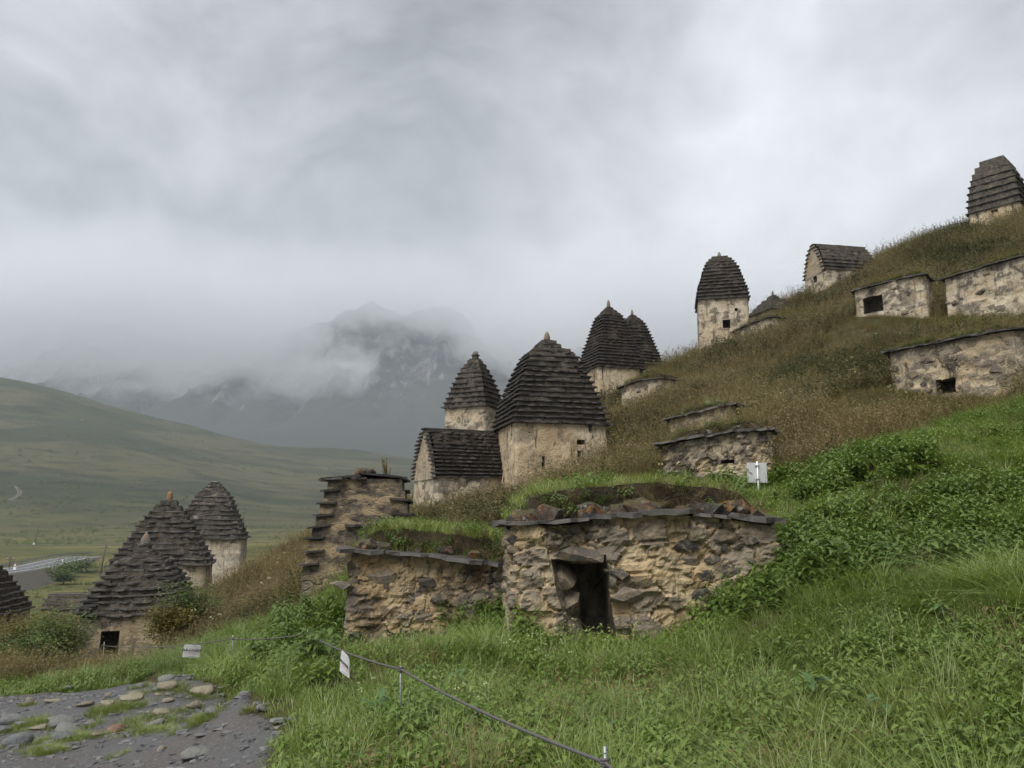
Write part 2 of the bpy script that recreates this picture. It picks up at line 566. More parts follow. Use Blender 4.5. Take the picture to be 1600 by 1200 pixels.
def make_riser(name, base=(0.125, 0.108, 0.090), patch=(0.30, 0.25, 0.18), dark=(0.045, 0.040, 0.036), amt=0.5):
    m, N = material(name)
    wp = N.new('ShaderNodeNewGeometry').outputs['Position']
    n1 = N.noise(N.mapping(wp, (1, 1, 2.2)), 1.7, 6, 0.65)
    n2 = N.noise(N.mapping(wp, (1, 1, 0.6)), 6.0, 6, 0.7)
    n3 = N.noise(wp, 26.0, 4, 0.7)
    col = N.mix(N.step(n2, 0.38, 0.62), dark, base)
    col = N.mix(N.math('MULTIPLY', N.step(n1, 0.66 - 0.2 * amt, 0.80 - 0.2 * amt), 0.85), col, patch)
    col = N.mix(N.math('MULTIPLY', N.step(n3, 0.55, 0.7), 0.4), col, (0.055, 0.05, 0.045))
    col = N.mix(N.math('MULTIPLY', N.step(N.noise(wp, 3.0, 5, 0.7), 0.6, 0.7), 0.5), col, (0.085, 0.085, 0.03))
    vd = N.voronoi(N.mapping(wp, (1, 1, 2.0)), 3.6, 'DISTANCE_TO_EDGE', 'Distance')
    h = N.math('ADD', N.math('ADD', N.math('MULTIPLY', n2, 0.9), N.math('MULTIPLY', n3, 0.4)), N.math('MULTIPLY', N.math('MINIMUM', vd, 0.1), 2.0))
    surface(N, col, 0.92, N.bump(h, 0.8, 0.05), 0.2)
    return m


M_RUINTOP = make_riser('ruin_stone', (0.13, 0.108, 0.082), (0.33, 0.255, 0.155), (0.05, 0.044, 0.037), 0.95)
M_RISER = make_riser('roof_stone', (0.120, 0.104, 0.083), (0.25, 0.205, 0.14), (0.060, 0.052, 0.043), 0.5)
M_RISER_DARK = make_riser('roof_stone_dark', (0.088, 0.070, 0.056), (0.16, 0.125, 0.095), (0.045, 0.037, 0.031), 0.4)
M_RISER_PALE = make_riser('roof_stone_pale', (0.135, 0.12, 0.10), (0.40, 0.35, 0.28), (0.06, 0.053, 0.046), 0.6)


def make_rock(name, cols, lichen=0.0, moss=0.0, rough=0.85, wet=0.3, smear=0.0):
    m, N = material(name)
    wp = N.new('ShaderNodeNewGeometry').outputs['Position']
    r = N.objrand()
    n = len(cols)
    col = N.ramp(r, [((i + 0.5) / n, c) for i, c in enumerate(cols)] if n > 1 else [(0.0, cols[0]), (1.0, cols[0])])
    n1 = N.noise(wp, 7.0, 6, 0.65)
    n2 = N.noise(wp, 38.0, 4, 0.7)
    col = N.mix(N.math('MULTIPLY', N.step(n1, 0.45, 0.7), 0.55), col, N.mix(0.5, col, (0.32, 0.29, 0.25)))
    col = N.mix(N.math('MULTIPLY', N.step(n2, 0.5, 0.7), 0.45), col, N.mix(1.0, col, (0.35, 0.35, 0.35), 'MULTIPLY'))
    if smear:
        col = N.mix(N.math('MULTIPLY', N.step(N.noise(wp, 6.5, 6, 0.7), 0.50, 0.60), smear), col, (0.40, 0.30, 0.18))
    if lichen:
        col = N.mix(N.math('MULTIPLY', N.step(N.noise(wp, 5.0, 6, 0.7), 0.53, 0.62), lichen), col, (0.36, 0.155, 0.035))
        col = N.mix(N.math('MULTIPLY', N.step(N.noise(N.mapping(wp, loc=(4, 9, 2)), 8.0, 5, 0.7), 0.58, 0.66), lichen), col, (0.36, 0.36, 0.33))
    if moss:
        nz = N.sep(N.new('ShaderNodeNewGeometry').outputs['Normal'])[2]
        mk = N.math('MULTIPLY', N.step(N.math('ADD', nz, N.math('MULTIPLY', n1, 1.2)), 1.0, 1.45), moss)
        col = N.mix(mk, col, (0.075, 0.085, 0.025))
    h = N.math('ADD', N.math('MULTIPLY', n1, 1.0), N.math('MULTIPLY', n2, 0.35))
    surface(N, col, rough, N.bump(h, 1.0, 0.05), wet)
    return m


M_WALLSTONE = make_rock('wall_stone', [(0.025, 0.026, 0.030), (0.11, 0.095, 0.08), (0.20, 0.165, 0.12), (0.035, 0.034, 0.036), (0.27, 0.22, 0.15), (0.075, 0.066, 0.058)], smear=.45)
M_TOPSTONE = make_rock('lichen_stone', [(0.022, 0.019, 0.017), (0.045, 0.036, 0.029), (0.065, 0.044, 0.030), (0.03, 0.027, 0.025)], lichen=0.45, moss=0.35)
M_PATHGREY = make_rock('path_stone_grey', [(0.11, 0.118, 0.125), (0.16, 0.16, 0.155), (0.13, 0.135, 0.142), (0.19, 0.18, 0.165)], moss=0.15, rough=0.6, wet=0.4)
M_PATHTAN = make_rock('path_stone_tan', [(0.25, 0.215, 0.16), (0.31, 0.27, 0.21), (0.22, 0.185, 0.14)], moss=0.3)
M_PATHRED = make_rock('path_stone_red', [(0.17, 0.10, 0.07)])
M_FINIAL_ORANGE = make_rock('finial_orange', [(0.20, 0.13, 0.065)], lichen=0.8)
M_FINIAL_TAN = make_rock('finial_tan', [(0.20, 0.165, 0.115), (0.16, 0.135, 0.095)], lichen=0.25)
M_FINIAL_GREY = make_rock('finial_grey', [(0.17, 0.155, 0.135)], lichen=0.45)


def simple(name, col, rough=0.6, metallic=0.0, nscale=30.0, var=0.25, bump=0.0, spec=0.4):
    m, N = material(name)
    co = N.coord('Object')
    n = N.noise(co, nscale, 4, 0.6)
    c = N.mix(N.math('MULTIPLY', n, var * 2), col, tuple(q * 0.5 for q in col))
    surface(N, c, rough, N.bump(n, bump, 0.01) if bump else None, spec, metallic)
    return m


M_DARKHOLE = make_riser('recess_stone', (0.17, 0.14, 0.105), (0.30, 0.235, 0.15), (0.08, 0.07, 0.058), 0.6)
M_STEEL = simple('galvanised_steel', (0.32, 0.34, 0.34), 0.5, 0.6)
M_ROPE = simple('grey_rope', (0.125, 0.118, 0.118), 0.9, 0, 180, 0.5)
M_PAPERINK = simple('black_ink', (0.035, 0.037, 0.045), 0.6, 0, 40, 0.2)
M_WHITE = simple('white_panel', (0.56, 0.575, 0.58), 0.5, 0.0, 6, 0.12)
M_WHITEPOST = simple('white_paint', (0.74, 0.75, 0.75), 0.5, 0.0, 10, 0.1)
M_RED = simple('red_paint', (0.45, 0.05, 0.05), 0.5)
M_WOOD = simple('weathered_wood', (0.12, 0.10, 0.08), 0.9, 0, 12, 0.4)
M_BARK = simple('shrub_bark', (0.10, 0.075, 0.05), 0.95, 0, 20, 0.4)


def make_paper():
    m, N = material('printed_notice')
    co = N.coord('Object')
    s = N.sep(co)
    # rows of tiny illegible print: grey block at the top, pinkish block below the bold word
    rows = N.step(N.math('SINE', N.math('MULTIPLY', s[2], 420.0)), -0.2, 0.5)
    letters = N.step(N.noise(N.mapping(co, (220, 1, 30)), 1.0, 2, 0.5), 0.40, 0.55)
    ink = N.math('MULTIPLY', rows, letters)

    def band(a, b):
        return N.math('MULTIPLY', N.math('GREATER_THAN', s[2], a), N.math('LESS_THAN', s[2], b))
    inside = N.math('LESS_THAN', N.math('ABSOLUTE', s[0]), 0.098)
    top = N.math('MULTIPLY', N.math('MULTIPLY', band(-0.066, -0.020), ink), inside)
    low = N.math('MULTIPLY', N.math('MULTIPLY', band(-0.150, -0.108), ink), inside)
    foot = N.math('MULTIPLY', N.math('MULTIPLY', band(-0.174, -0.167), N.math('LESS_THAN', N.math('ABSOLUTE', s[0]), 0.05)), 0.8)
    c = N.mix(N.math('MULTIPLY', top, 0.95), (0.70, 0.71, 0.72), (0.42, 0.41, 0.44))
    c = N.mix(N.math('MULTIPLY', low, 1.0), c, (0.55, 0.26, 0.34))
    c = N.mix(foot, c, (0.2, 0.2, 0.22))
    surface(N, c, 0.25, None, 0.5)
    return m


M_PAPER = make_paper()


def make_ground():
    m, N = material('hill_soil')
    co = N.coord('Object')
    n1 = N.noise(co, 0.35, 5, 0.6)
    n2 = N.noise(co, 6.0, 6, 0.7)
    col = N.mix(N.step(n1, 0.4, 0.6), (0.055, 0.055, 0.022), (0.085, 0.066, 0.035))
    col = N.mix(N.step(n2, 0.4, 0.7), col, (0.03, 0.027, 0.017))
    surface(N, col, 0.95, N.bump(n2, 0.8, 0.05), 0.1)
    return m


def make_path():
    m, N = material('path_gravel')
    co = N.coord('Object')
    n1 = N.noise(co, 0.7, 5, 0.6, 0.5)
    n2 = N.noise(co, 14.0, 6, 0.75)
    v = N.voronoi(N.mapping(co, (1, 1.6, 1)), 26.0, 'F1', 'Color')
    vd = N.voronoi(N.mapping(co, (1, 1.6, 1)), 26.0, 'F1', 'Distance')
    v2 = N.voronoi(co, 80.0, 'F1', 'Color')
    col = N.mix(N.step(n1, 0.40, 0.62), (0.058, 0.058, 0.059), (0.066, 0.054, 0.047))
    chip = N.math('MULTIPLY', N.step(N.sep(v)[0], 0.72, 0.78), N.step(vd, 0.55, 0.35))
    col = N.mix(N.math('MULTIPLY', chip, 0.8), col, N.mix(N.sep(v)[1], (0.055, 0.056, 0.062), (0.19, 0.185, 0.18)))
    col = N.mix(0.35, col, N.mix(N.sep(v2)[0], (0.05, 0.048, 0.048), (0.17, 0.165, 0.165)))
    col = N.mix(N.math('MULTIPLY', N.step(n2, 0.5, 0.7), 0.4), col, (0.05, 0.046, 0.045))
    h = N.math('ADD', N.math('MULTIPLY', n2, 0.8), N.math('ADD', N.math('MULTIPLY', chip, 0.5), N.math('MULTIPLY', N.sep(v2)[1], 0.3)))
    surface(N, col, N.math('MULTIPLY_ADD', n1, 0.5, 0.35), N.bump(h, 0.9, 0.02), 0.4)
    return m


def make_turf():
    m, N = material('turf_soil')
    co = N.new('ShaderNodeNewGeometry').outputs['Position']
    n1 = N.noise(co, 1.6, 5, 0.65)
    n2 = N.noise(co, 14.0, 6, 0.75)
    col = N.mix(N.step(n1, 0.4, 0.62), (0.028, 0.021, 0.015), (0.060, 0.045, 0.028))
    col = N.mix(N.math('MULTIPLY', N.step(n2, 0.5, 0.66), 0.6), col, (0.07, 0.075, 0.025))
    col = N.mix(N.math('MULTIPLY', N.step(N.noise(co, 5.0, 5, 0.7), 0.60, 0.68), 0.5), col, (0.09, 0.055, 0.03))
    surface(N, col, 0.95, N.bump(n2, 1.0, 0.12), 0.15)
    return m


M_GROUND, M_PATH, M_TURF = make_ground(), make_path(), make_turf()


def make_leaf(name, a, b, dry, trans=0.3, rough=0.45, spec=0.35, inst=True):
    """foliage: colour runs a -> b with the plant's own tint, and towards dry with its dryness"""
    m, N = material(name)
    if inst:
        t = N.attr('tint', 'INSTANCER')
        dr = N.attr('dry', 'INSTANCER')
    else:
        t = N.objrand()
        dr = N.math('MULTIPLY', N.objrand(), 0.0)
    v = N.attr('shade', 'GEOMETRY')
    t2 = N.math('ADD', N.math('MULTIPLY', t, 0.6), N.math('MULTIPLY', v, 0.4), clamp=True)
    col = N.mix(t2, a, b)
    col = N.mix(dr, col, dry)
    p = N.new('ShaderNodeBsdfPrincipled')
    N.put(p.inputs['Base Color'], col)
    p.inputs['Roughness'].default_value = rough
    p.inputs['Specular IOR Level'].default_value = spec
    tr = N.new('ShaderNodeBsdfTranslucent')
    N.put(tr.inputs[0], N.mix(1.0, col, (1.0, 1.1, 0.55), 'MULTIPLY'))
    mx = N.new('ShaderNodeMixShader')
    mx.inputs[0].default_value = trans
    N.l.new(p.outputs[0], mx.inputs[1])
    N.l.new(tr.outputs[0], mx.inputs[2])
    o = N.new('ShaderNodeOutputMaterial')
    N.l.new(mx.outputs[0], o.inputs['Surface'])
    return m


M_GRASS = make_leaf('grass_blade', (0.072, 0.126, 0.018), (0.290, 0.365, 0.100), (0.32, 0.265, 0.085), .35, .34, .6)
M_NETTLE = make_leaf('herb_leaf', (0.056, 0.104, 0.020), (0.185, 0.260, 0.056), (0.2, 0.2, 0.05), 0.3, 0.42, .45)
M_DRY = make_leaf('dry_stem', (0.090, 0.088, 0.034), (0.255, 0.205, 0.105), (0.230, 0.168, 0.088), 0.25, 0.7, 0.2)
M_WEED = make_leaf('dark_weed', (0.046, 0.052, 0.020), (0.145, 0.130, 0.062), (0.130, 0.094, 0.052), 0.2, 0.7, 0.2)
M_FLOWER = make_leaf('pale_flower', (0.36, 0.42, 0.13), (0.46, 0.50, 0.24), (0.55, 0.56, 0.42), 0.25, 0.6, 0.2)
M_DOCK = make_leaf('dock_leaf', (0.055, 0.115, 0.030), (0.085, 0.165, 0.050), (0.17, 0.18, 0.05), 0.2, 0.35, 0.5, inst=False)
M_BUSH_GREEN = make_leaf('bush_leaf_green', (0.045, 0.078, 0.018), (0.125, 0.165, 0.042), (0.2, 0.1, 0.03), 0.25, 0.5, 0.3, inst=False)
M_BUSH_AUTUMN = make_leaf('bush_leaf_autumn', (0.085, 0.095, 0.022), (0.235, 0.160, 0.036), (0.3, 0.12, 0.03), 0.25, 0.5, 0.3, inst=False)

# ------------------------------------------------------------------ ground meshes


def graded(lo, hi, mid, s0, k):
    """grid lines dense around mid, coarser away from it"""
    a = [mid]
    while a[-1] < hi:
        a.append(a[-1] + s0 + k * abs(a[-1] - mid))
    b = [mid]
    while b[-1] > lo:
        b.append(b[-1] - s0 - k * abs(b[-1] - mid))
    return np.array(sorted(set(a + b)))


gx = graded(-62, 66, 0.0, 0.16, 0.012)
gy = graded(-8, 92, 6.0, 0.16, 0.010)
XX, YY = np.meshgrid(gx, gy)
ZZ = ground(XX.ravel(), YY.ravel())
hillside = mesh_obj('hillside', np.stack([XX.ravel(), YY.ravel(), ZZ], 1), grid_faces(len(gy), len(gx)), M_GROUND)
tag(hillside, kind='structure')


def in_poly(x, y, poly):
    x, y = np.asarray(x, float), np.asarray(y, float)
    ins = np.zeros(x.shape, bool)
    n = len(poly)
    j = n - 1
    for i in range(n):
        xi, yi = poly[i][0], poly[i][1]
        xj, yj = poly[j][0], poly[j][1]
        c = ((yi > y) != (yj > y)) & (x < (xj - xi) * (y - yi) / (yj - yi + 1e-12) + xi)
        ins ^= c
        j = i
    return ins


def ground_poly(pix):
    return [hit(px, py) for px, py in pix]


PATH_POLY = ground_poly([(-260, 1108), (0, 1092), (60, 1086), (130, 1083), (190, 1072), (250, 1064), (310, 1066), (360, 1073), (395, 1092), (400, 1104),
                         (440, 1112), (468, 1124), (462, 1150), (452, 1198)])
PATH_POLY = [(p.x, p.y) for p in PATH_POLY] + [(-1.45, 4.0), (-1.3, 1.0), (-1.0, -6), (-12, -6), (-12, 5)]


def wig(x, y, s=1.0):
    return x + s * 0.28 * fbm(x * 1.7, y * 1.7, 3.3, 3, 31), y + s * 0.28 * fbm(x * 1.7, y * 1.7, 8.3, 3, 32)


def on_path(x, y):
    a, b = wig(x, y)
    return in_poly(a, b, PATH_POLY)


def build_path():
    xs = np.arange(-11.5, -0.5, 0.07)
    ys = np.arange(-5.5, 13.5, 0.07)
    X, Y = np.meshgrid(xs, ys)
    ins = on_path(X.ravel(), Y.ravel()).reshape(X.shape)
    Z = ground(X.ravel(), Y.ravel()).reshape(X.shape) + 0.03 + 0.035 * fbm(X * 2.3, Y * 2.3, 1.0, 4, 40) + 0.014 * fbm(X * 11, Y * 11, 1.0, 2, 41)
    idx = -np.ones(X.shape, int)
    V, Fc = [], []
    cell = ins[:-1, :-1] & ins[1:, :-1] & ins[:-1, 1:] & ins[1:, 1:]
    use = np.zeros(X.shape, bool)
    use[:-1, :-1] |= cell; use[1:, :-1] |= cell; use[:-1, 1:] |= cell; use[1:, 1:] |= cell
    idx[use] = np.arange(use.sum())
    inner = np.zeros(X.shape, int)
    inner[:-1, :-1] += cell; inner[1:, :-1] += cell; inner[:-1, 1:] += cell; inner[1:, 1:] += cell
    Z = np.where(inner < 4, Z - 0.09, Z)
    V = np.stack([X[use], Y[use], Z[use]], 1)
    for r, c in zip(*np.nonzero(cell)):
        Fc.append((idx[r, c], idx[r, c + 1], idx[r + 1, c + 1], idx[r + 1, c]))
    o = mesh_obj('path', V, Fc, M_PATH)
    tag(o, kind='structure')


build_path()

# ------------------------------------------------------------------ valley, far hills, mountain
FAR = []


def fp(px, py, dd):
    v = P(px, py, dd)
    FAR.append((v.x / dd * 3.0, math.log(dd) * 4.0, v.z / dd))


for px in (-700, 0, 500, 1000, 1800):
    FAR.append(((px - 800) / F * 3, math.log(55) * 4, -17.0 / 55))
    FAR.append(((px - 800) / F * 3, math.log(95) * 4, -15.5 / 95))
    FAR.append(((px - 800) / F * 3, math.log(150) * 4, -13.5 / 150))
for px in (-700, 0, 300, 600, 1000, 1800):
    fp(px, 872, 215)
    fp(px, 848, 320)
    fp(px, 832, 440)
for px, py, dd in ((-700, 770, 560), (0, 790, 560), (200, 795, 560), (400, 810, 560), (600, 818, 560), (1000, 815, 560), (1800, 800, 560),
                   (-700, 690, 720), (0, 722, 720), (200, 745, 720), (330, 752, 720), (400, 775, 720), (600, 788, 720), (1000, 790, 720), (1800, 760, 720),
                   (0, 690, 840), (200, 712, 840), (300, 732, 840), (420, 752, 840), (600, 765, 840), (1000, 760, 840),
                   (-700, 620, 1000), (0, 648, 1000), (200, 678, 1000), (400, 722, 1000), (600, 742, 1000), (1000, 740, 1000), (1800, 700, 1000),
                   (-700, 540, 1250), (0, 588, 1250), (60, 598, 1250), (150, 622, 1250), (260, 650, 1250), (330, 668, 1250), (400, 690, 1250), (480, 703, 1250),
                   (560, 710, 1250), (640, 722, 1250), (1000, 735, 1250), (1800, 690, 1250),
                   (-700, 590, 1500), (0, 640, 1500), (200, 665, 1500), (400, 705, 1500), (600, 725, 1500), (1000, 735, 1500), (1800, 700, 1500)):
    fp(px, py, dd)
FAR = np.array(FAR)
_far = TPS(FAR[:, :2], FAR[:, 2])


def far_z(x, y):
    x, y = np.asarray(x, float).ravel(), np.asarray(y, float).ravel()
    z = _far(np.stack([x / y * 3.0, np.log(y) * 4.0], 1)) * y
    w = np.clip((y - 300) / 500, 0, 1)
    z = z + w * (y / 1000) * (20 * fbm(x / 260, y / 140, 0, 4, 50) + 5 * fbm(x / 60, y / 40, 0, 3, 51))
    z = z + np.clip((y - 60) / 100, 0, 1) * 0.9 * fbm(x / 25, y / 25, 0, 3, 52)
    return z


def make_valley():
    m, N = material('valley_grass')
    wp = N.new('ShaderNodeNewGeometry').outputs['Position']
    n1 = N.noise(N.mapping(wp, (1 / 260, 1 / 130, 1 / 90)), 1.0, 6, 0.62, 0.6)
    n2 = N.noise(N.mapping(wp, (1 / 45, 1 / 22, 1 / 18)), 1.0, 6, 0.68)
    n3 = N.noise(N.mapping(wp, (1 / 5, 1 / 5, 1 / 5)), 1.0, 5, 0.7)
    col = N.mix(N.step(n1, 0.43, 0.58), (0.036, 0.043, 0.019), (0.078, 0.074, 0.035))
    col = N.mix(N.math('MULTIPLY', N.step(n2, 0.50, 0.62), 0.75), col, (0.022, 0.026, 0.014))
    col = N.mix(N.math('MULTIPLY', N.step(N.noise(N.mapping(wp, (1 / 90, 1 / 28, 1 / 30), (7, 3, 1)), 1.0, 5, 0.6), 0.55, 0.68), 0.55), col, (0.058, 0.042, 0.027))
    yy_ = N.math('ADD', N.sep(wp)[1], N.math('MULTIPLY', N.math('SUBTRACT', n1, 0.5), 900))
    col = N.mix(N.step(yy_, 560, 330), N.mix(N.step(n2, 0.40, 0.60), (0.125, 0.115, 0.045), (0.075, 0.078, 0.030)), col) if False else N.mix(N.math('SUBTRACT', 1.0, N.step(yy_, 330, 560)), col, N.mix(N.step(n2, 0.40, 0.60), (0.135, 0.122, 0.047), (0.072, 0.076, 0.029)))
    n4 = N.noise(N.mapping(wp, (1 / 90, 1 / 90, 1 / 3.2)), 1.0, 5, 0.65, 0.3)
    n5 = N.noise(N.mapping(wp, (1 / 15, 1 / 15, 1 / 10)), 1.0, 6, 0.72)
    col = N.mix(N.math('MULTIPLY', N.step(n4, 0.52, 0.62), 0.5), col, N.mix(1.0, col, (0.55, 0.6, 0.55), 'MULTIPLY'))
    col = N.mix(N.math('MULTIPLY', N.step(n5, 0.55, 0.68), 0.55), col, N.mix(1.0, col, (0.4, 0.5, 0.4), 'MULTIPLY'))
    col = N.mix(N.math('MULTIPLY', N.step(n3, 0.45, 0.7), 0.45), col, N.mix(1.0, col, (0.45, 0.5, 0.45), 'MULTIPLY'))
    surface(N, col, 0.95, N.bump(n3, 0.6, 1.0), 0.1)
    return m


M_VALLEY = make_valley()
az = np.linspace(-1.35, 1.35, 230)
dl = np.exp(np.linspace(math.log(48), math.log(1560), 230))
A, D = np.meshgrid(az, dl)
Xv, Yv = (A * D).ravel(), D.ravel()
Zv = far_z(Xv, Yv)
valley = mesh_obj('valley', np.stack([Xv, Yv, Zv], 1), grid_faces(230, 230), M_VALLEY)
tag(valley, kind='structure')

MT = []


def mp(px, py, dd):
    v = P(px, py, dd)
    MT.append((v.x / dd * 3.0, dd / 400.0, v.z))


for px in (-900, -300, 0, 300, 600, 900, 1300, 2000):
    mp(px, 745, 1450)
    mp(px, 700, 1700)
for px, py in ((-900, 640), (-300, 630), (0, 625), (200, 640), (400, 650), (600, 640), (800, 640), (1000, 620), (1300, 600), (2000, 560)):
    mp(px, py, 2050)
for px, py in ((-900, 580), (-300, 560), (0, 560), (150, 575), (300, 600), (430, 590), (530, 560), (620, 560), (720, 565), (780, 590), (900, 560), (1100, 580), (1400, 620), (2000, 640)):
    mp(px, py, 2350)
for px, py in ((-900, 500), (-300, 480), (0, 480), (200, 520), (400, 560), (450, 525), (525, 500), (575, 478), (640, 500), (700, 482), (745, 520), (800, 600), (860, 560), (950, 590), (1100, 600), (1400, 600), (2000, 620)):
    mp(px, py, 2600)
for px in (-900, 0, 600, 1000, 2000):
    mp(px, 560, 3000)
    mp(px, 700, 3600)
MT = np.array(MT)
_mt = TPS(MT[:, :2], MT[:, 2], 1e-3)


def build_mountain():
    azm = np.linspace(-1.25, 1.25, 420)
    dm = np.linspace(1430, 3500, 260)
    A, D = np.meshgrid(azm, dm)
    X, Y = (A * D).ravel(), D.ravel()
    Z = _mt(np.stack([A.ravel() * 3.0, Y / 400.0], 1))
    w = np.clip((Y - 1900) / 350, 0, 1)
    rid = 1 - 2 * np.abs(fbm(X / 110, Y / 420, 0, 5, 60, 0.55))
    w = w * (1 - .65 * np.clip((Z - 560) / 180, 0, 1))
    Z = Z + w * (120 * (rid - 0.75) + 110 * fbm(X / 55, Y / 130, 0, 4, 61, 0.6))
    Z = Z + (1 - w) * 18 * fbm(X / 160, Y / 120, 0, 4, 62)
    m, N = material('mountain_rock')
    wp = N.new('ShaderNodeNewGeometry').outputs['Position']
    nz = N.sep(N.new('ShaderNodeNewGeometry').outputs['Normal'])[2]
    n1 = N.noise(N.mapping(wp, (1 / 38, 1 / 38, 1 / 110)), 1.0, 7, 0.75)
    col = N.mix(N.step(n1, 0.44, 0.62), (0.035, 0.036, 0.04), (0.23, 0.22, 0.21))
    grass = N.step(N.math('ADD', nz, N.math('MULTIPLY', n1, 0.3)), 0.72, 0.95)
    col = N.mix(grass, col, (0.040, 0.043, 0.038))
    surface(N, col, 0.95, None, 0.1)
    o = mesh_obj('mountain', np.stack([X, Y, Z], 1), grid_faces(260, 420), m)
    tag(o, kind='structure')


build_mountain()


# road in the valley
def valley_at(px, py, d0=100, d1=1300):
    ds = np.exp(np.linspace(math.log(d0), math.log(d1), 1500))
    a = P(px, py, 1.0)
    z = far_z(a.x * ds, ds)
    k = np.argmax(z >= a.z * ds)
    if z[k] < a.z * ds[k]:
        k = len(ds) - 1
    return Vector((a.x * ds[k], ds[k], float(z[k])))


def smooth_line(ctrl, n):
    pts = [Vector(c) for c in ctrl]
    pts = [2 * pts[0] - pts[1]] + pts + [2 * pts[-1] - pts[-2]]
    out = []
    seg = len(pts) - 3
    for i in range(n):
        t = i / (n - 1) * seg
        k = min(int(t), seg - 1)
        f = t - k
        a, b, c, d_ = pts[k:k + 4]
        out.append(0.5 * ((2 * b) + (c - a) * f + (2 * a - 5 * b + 4 * c - d_) * f * f + (3 * b - a - 3 * c + d_) * f ** 3))
    return out


road_line = [P(-330, 925, 118), P(-130, 909, 138), P(0, 893, 160), P(55, 884.5, 176), P(92, 876, 195), P(128, 870.5, 215), P(185, 866, 240), P(260, 864, 275), P(360, 866, 330)]
RL = smooth_line(road_line, 60)


def road_strip(o0, o1, z0, z1, name, mat, n=60, drop=None):
    V = []
    for i, p in enumerate(RL):
        t = (RL[min(i + 1, n - 1)] - RL[max(i - 1, 0)])
        t.z = 0
        t.normalize()
        r = Vector((t.y, -t.x, 0))
        V.append(p + r * o0 + Vector((0, 0, z0)))
        V.append(p + r * o1 + Vector((0, 0, z1)))
    return V, grid_faces(n, 2)


def make_asphalt():
    m, N = material('asphalt')
    wp = N.new('ShaderNodeNewGeometry').outputs['Position']
    n1 = N.noise(N.mapping(wp, (0.6, 0.1, 1)), 1.0, 5, 0.6)
    surface(N, N.mix(n1, (0.075, 0.077, 0.082), (0.13, 0.132, 0.138)), 0.7, None, 0.3)
    return m


M_ASPHALT = make_asphalt()
M_BANK = make_riser('embankment_gravel', (0.12, 0.11, 0.095), (0.10, 0.10, 0.05), (0.06, 0.055, 0.045), 0.4)
v1, f1 = road_strip(-4.0, 4.0, 0.0, 0.0, 'road', None)
road = mesh_obj('road', v1, f1, M_ASPHALT)
tag(road, kind='structure')
vb = merge([road_strip(4.0, 5.5, -0.02, -0.05, '', None), road_strip(5.5, 13.0, -0.05, -5.5, '', None), road_strip(-5.2, -4.0, -0.05, -0.02, '', None), road_strip(-14, -5.2, -5.5, -0.05, '', None)])
bank = mesh_obj('road_embankment', vb[0], vb[1], M_BANK)
tag(bank, kind='structure')
vm = merge([road_strip(-3.6, -3.4, 0.012, 0.012, '', None), road_strip(3.4, 3.6, 0.012, 0.012, '', None), road_strip(-0.07, 0.07, 0.012, 0.012, '', None)])
marks = mesh_obj('road_markings', vm[0], vm[1], M_WHITEPOST)
tag(marks, kind='structure')
# guard rail on the far side of the road
gr = empty('guard_rail', RL[15])
gp = []
v, f = road_strip(-4.9, -4.9, 0.45, 0.80, '', None)
v2, f2 = road_strip(-4.8, -4.8, 0.45, 0.80, '', None)
v, f = merge([(v, f), (v2, f2)])
rail = mesh_obj('rail', [Vector(q) - RL[15] for q in v], f, M_STEEL, gr, False)
for i in range(4, 56, 2):
    t = (RL[i + 1] - RL[i - 1]); t.z = 0; t.normalize()
    c = RL[i] + Vector((t.y, -t.x, 0)) * -5.0 - RL[15]
    v, f = box_vf(c.x - .06, c.x + .06, c.y - .06, c.y + .06, c.z - .3, c.z + .8)
    mesh_obj('post', v, f, M_STEEL, gr, False)
tag(gr, 'long grey metal guard rail along the far edge of the valley road', 'guard rail')

# far dirt road across the plain
ln = smooth_line([valley_at(-200, 856), valley_at(0, 853.5), valley_at(150, 852), valley_at(300, 850), valley_at(420, 848)], 40)
V = []
for p in ln:
    V += [Vector((p.x, p.y - 2.5, float(far_z([p.x], [p.y - 2.5])[0]) + 0.35)), Vector((p.x, p.y + 2.5, float(far_z([p.x], [p.y + 2.5])[0]) + 0.35))]
tag(mesh_obj('dirt_road', V, grid_faces(40, 2), simple('pale_dirt', (0.13, 0.12, 0.095), 0.9, 0, 0.3)), kind='structure')
# wheel tracks up the meadow
for off in (-3, 3):
    ln = smooth_line([valley_at(14 + off * .6, 783), valley_at(26 + off * .7, 777), valley_at(31 + off * .7, 771), valley_at(28 + off * .7, 765), valley_at(22, 760)], 24)
    V = []
    for p in ln:
        V += [Vector((p.x - .7, p.y, float(far_z([p.x - .7], [p.y])[0]) + .4)), Vector((p.x + .7, p.y, float(far_z([p.x + .7], [p.y])[0]) + .4))]
    tag(mesh_obj('track', V, grid_faces(24, 2), bpy.data.materials['pale_dirt']), kind='structure')


def utility_pole(px, py_top, py_base, dd, label, lean=0.0, arm=True, box=False):
    b = P(px, py_base, dd)
    t = P(px, py_top, dd)
    h = t.z - b.z
    e = empty('utility_pole', b)
    v, f = tube([(0, 0, -3.0), (lean * .5, 0, h * .5), (lean, 0, h)], [0.21, 0.18, 0.14], 8)
    mesh_obj('pole', v, f, M_WOOD, e)
    if arm:
        v, f = box_vf(lean - 0.9, lean + 0.9, -.06, .06, h - 0.9, h - 0.75)
        mesh_obj('crossarm', v, f, M_WOOD, e, False)
        for q in (-.75, 0, .75):
            v, f = tube([(lean + q, 0, h - .75), (lean + q, 0, h - .55)], 0.05, 6)
            mesh_obj('insulator', v, f, M_WHITEPOST, e)
    if box:
        v, f = box_vf(-.3, .3, -.45, -.16, h * .32, h * .32 + .8)
        mesh_obj('meter_box', v, f, M_WHITEPOST, e, False)
    tag(e, label, 'pole', 'poles in the valley')


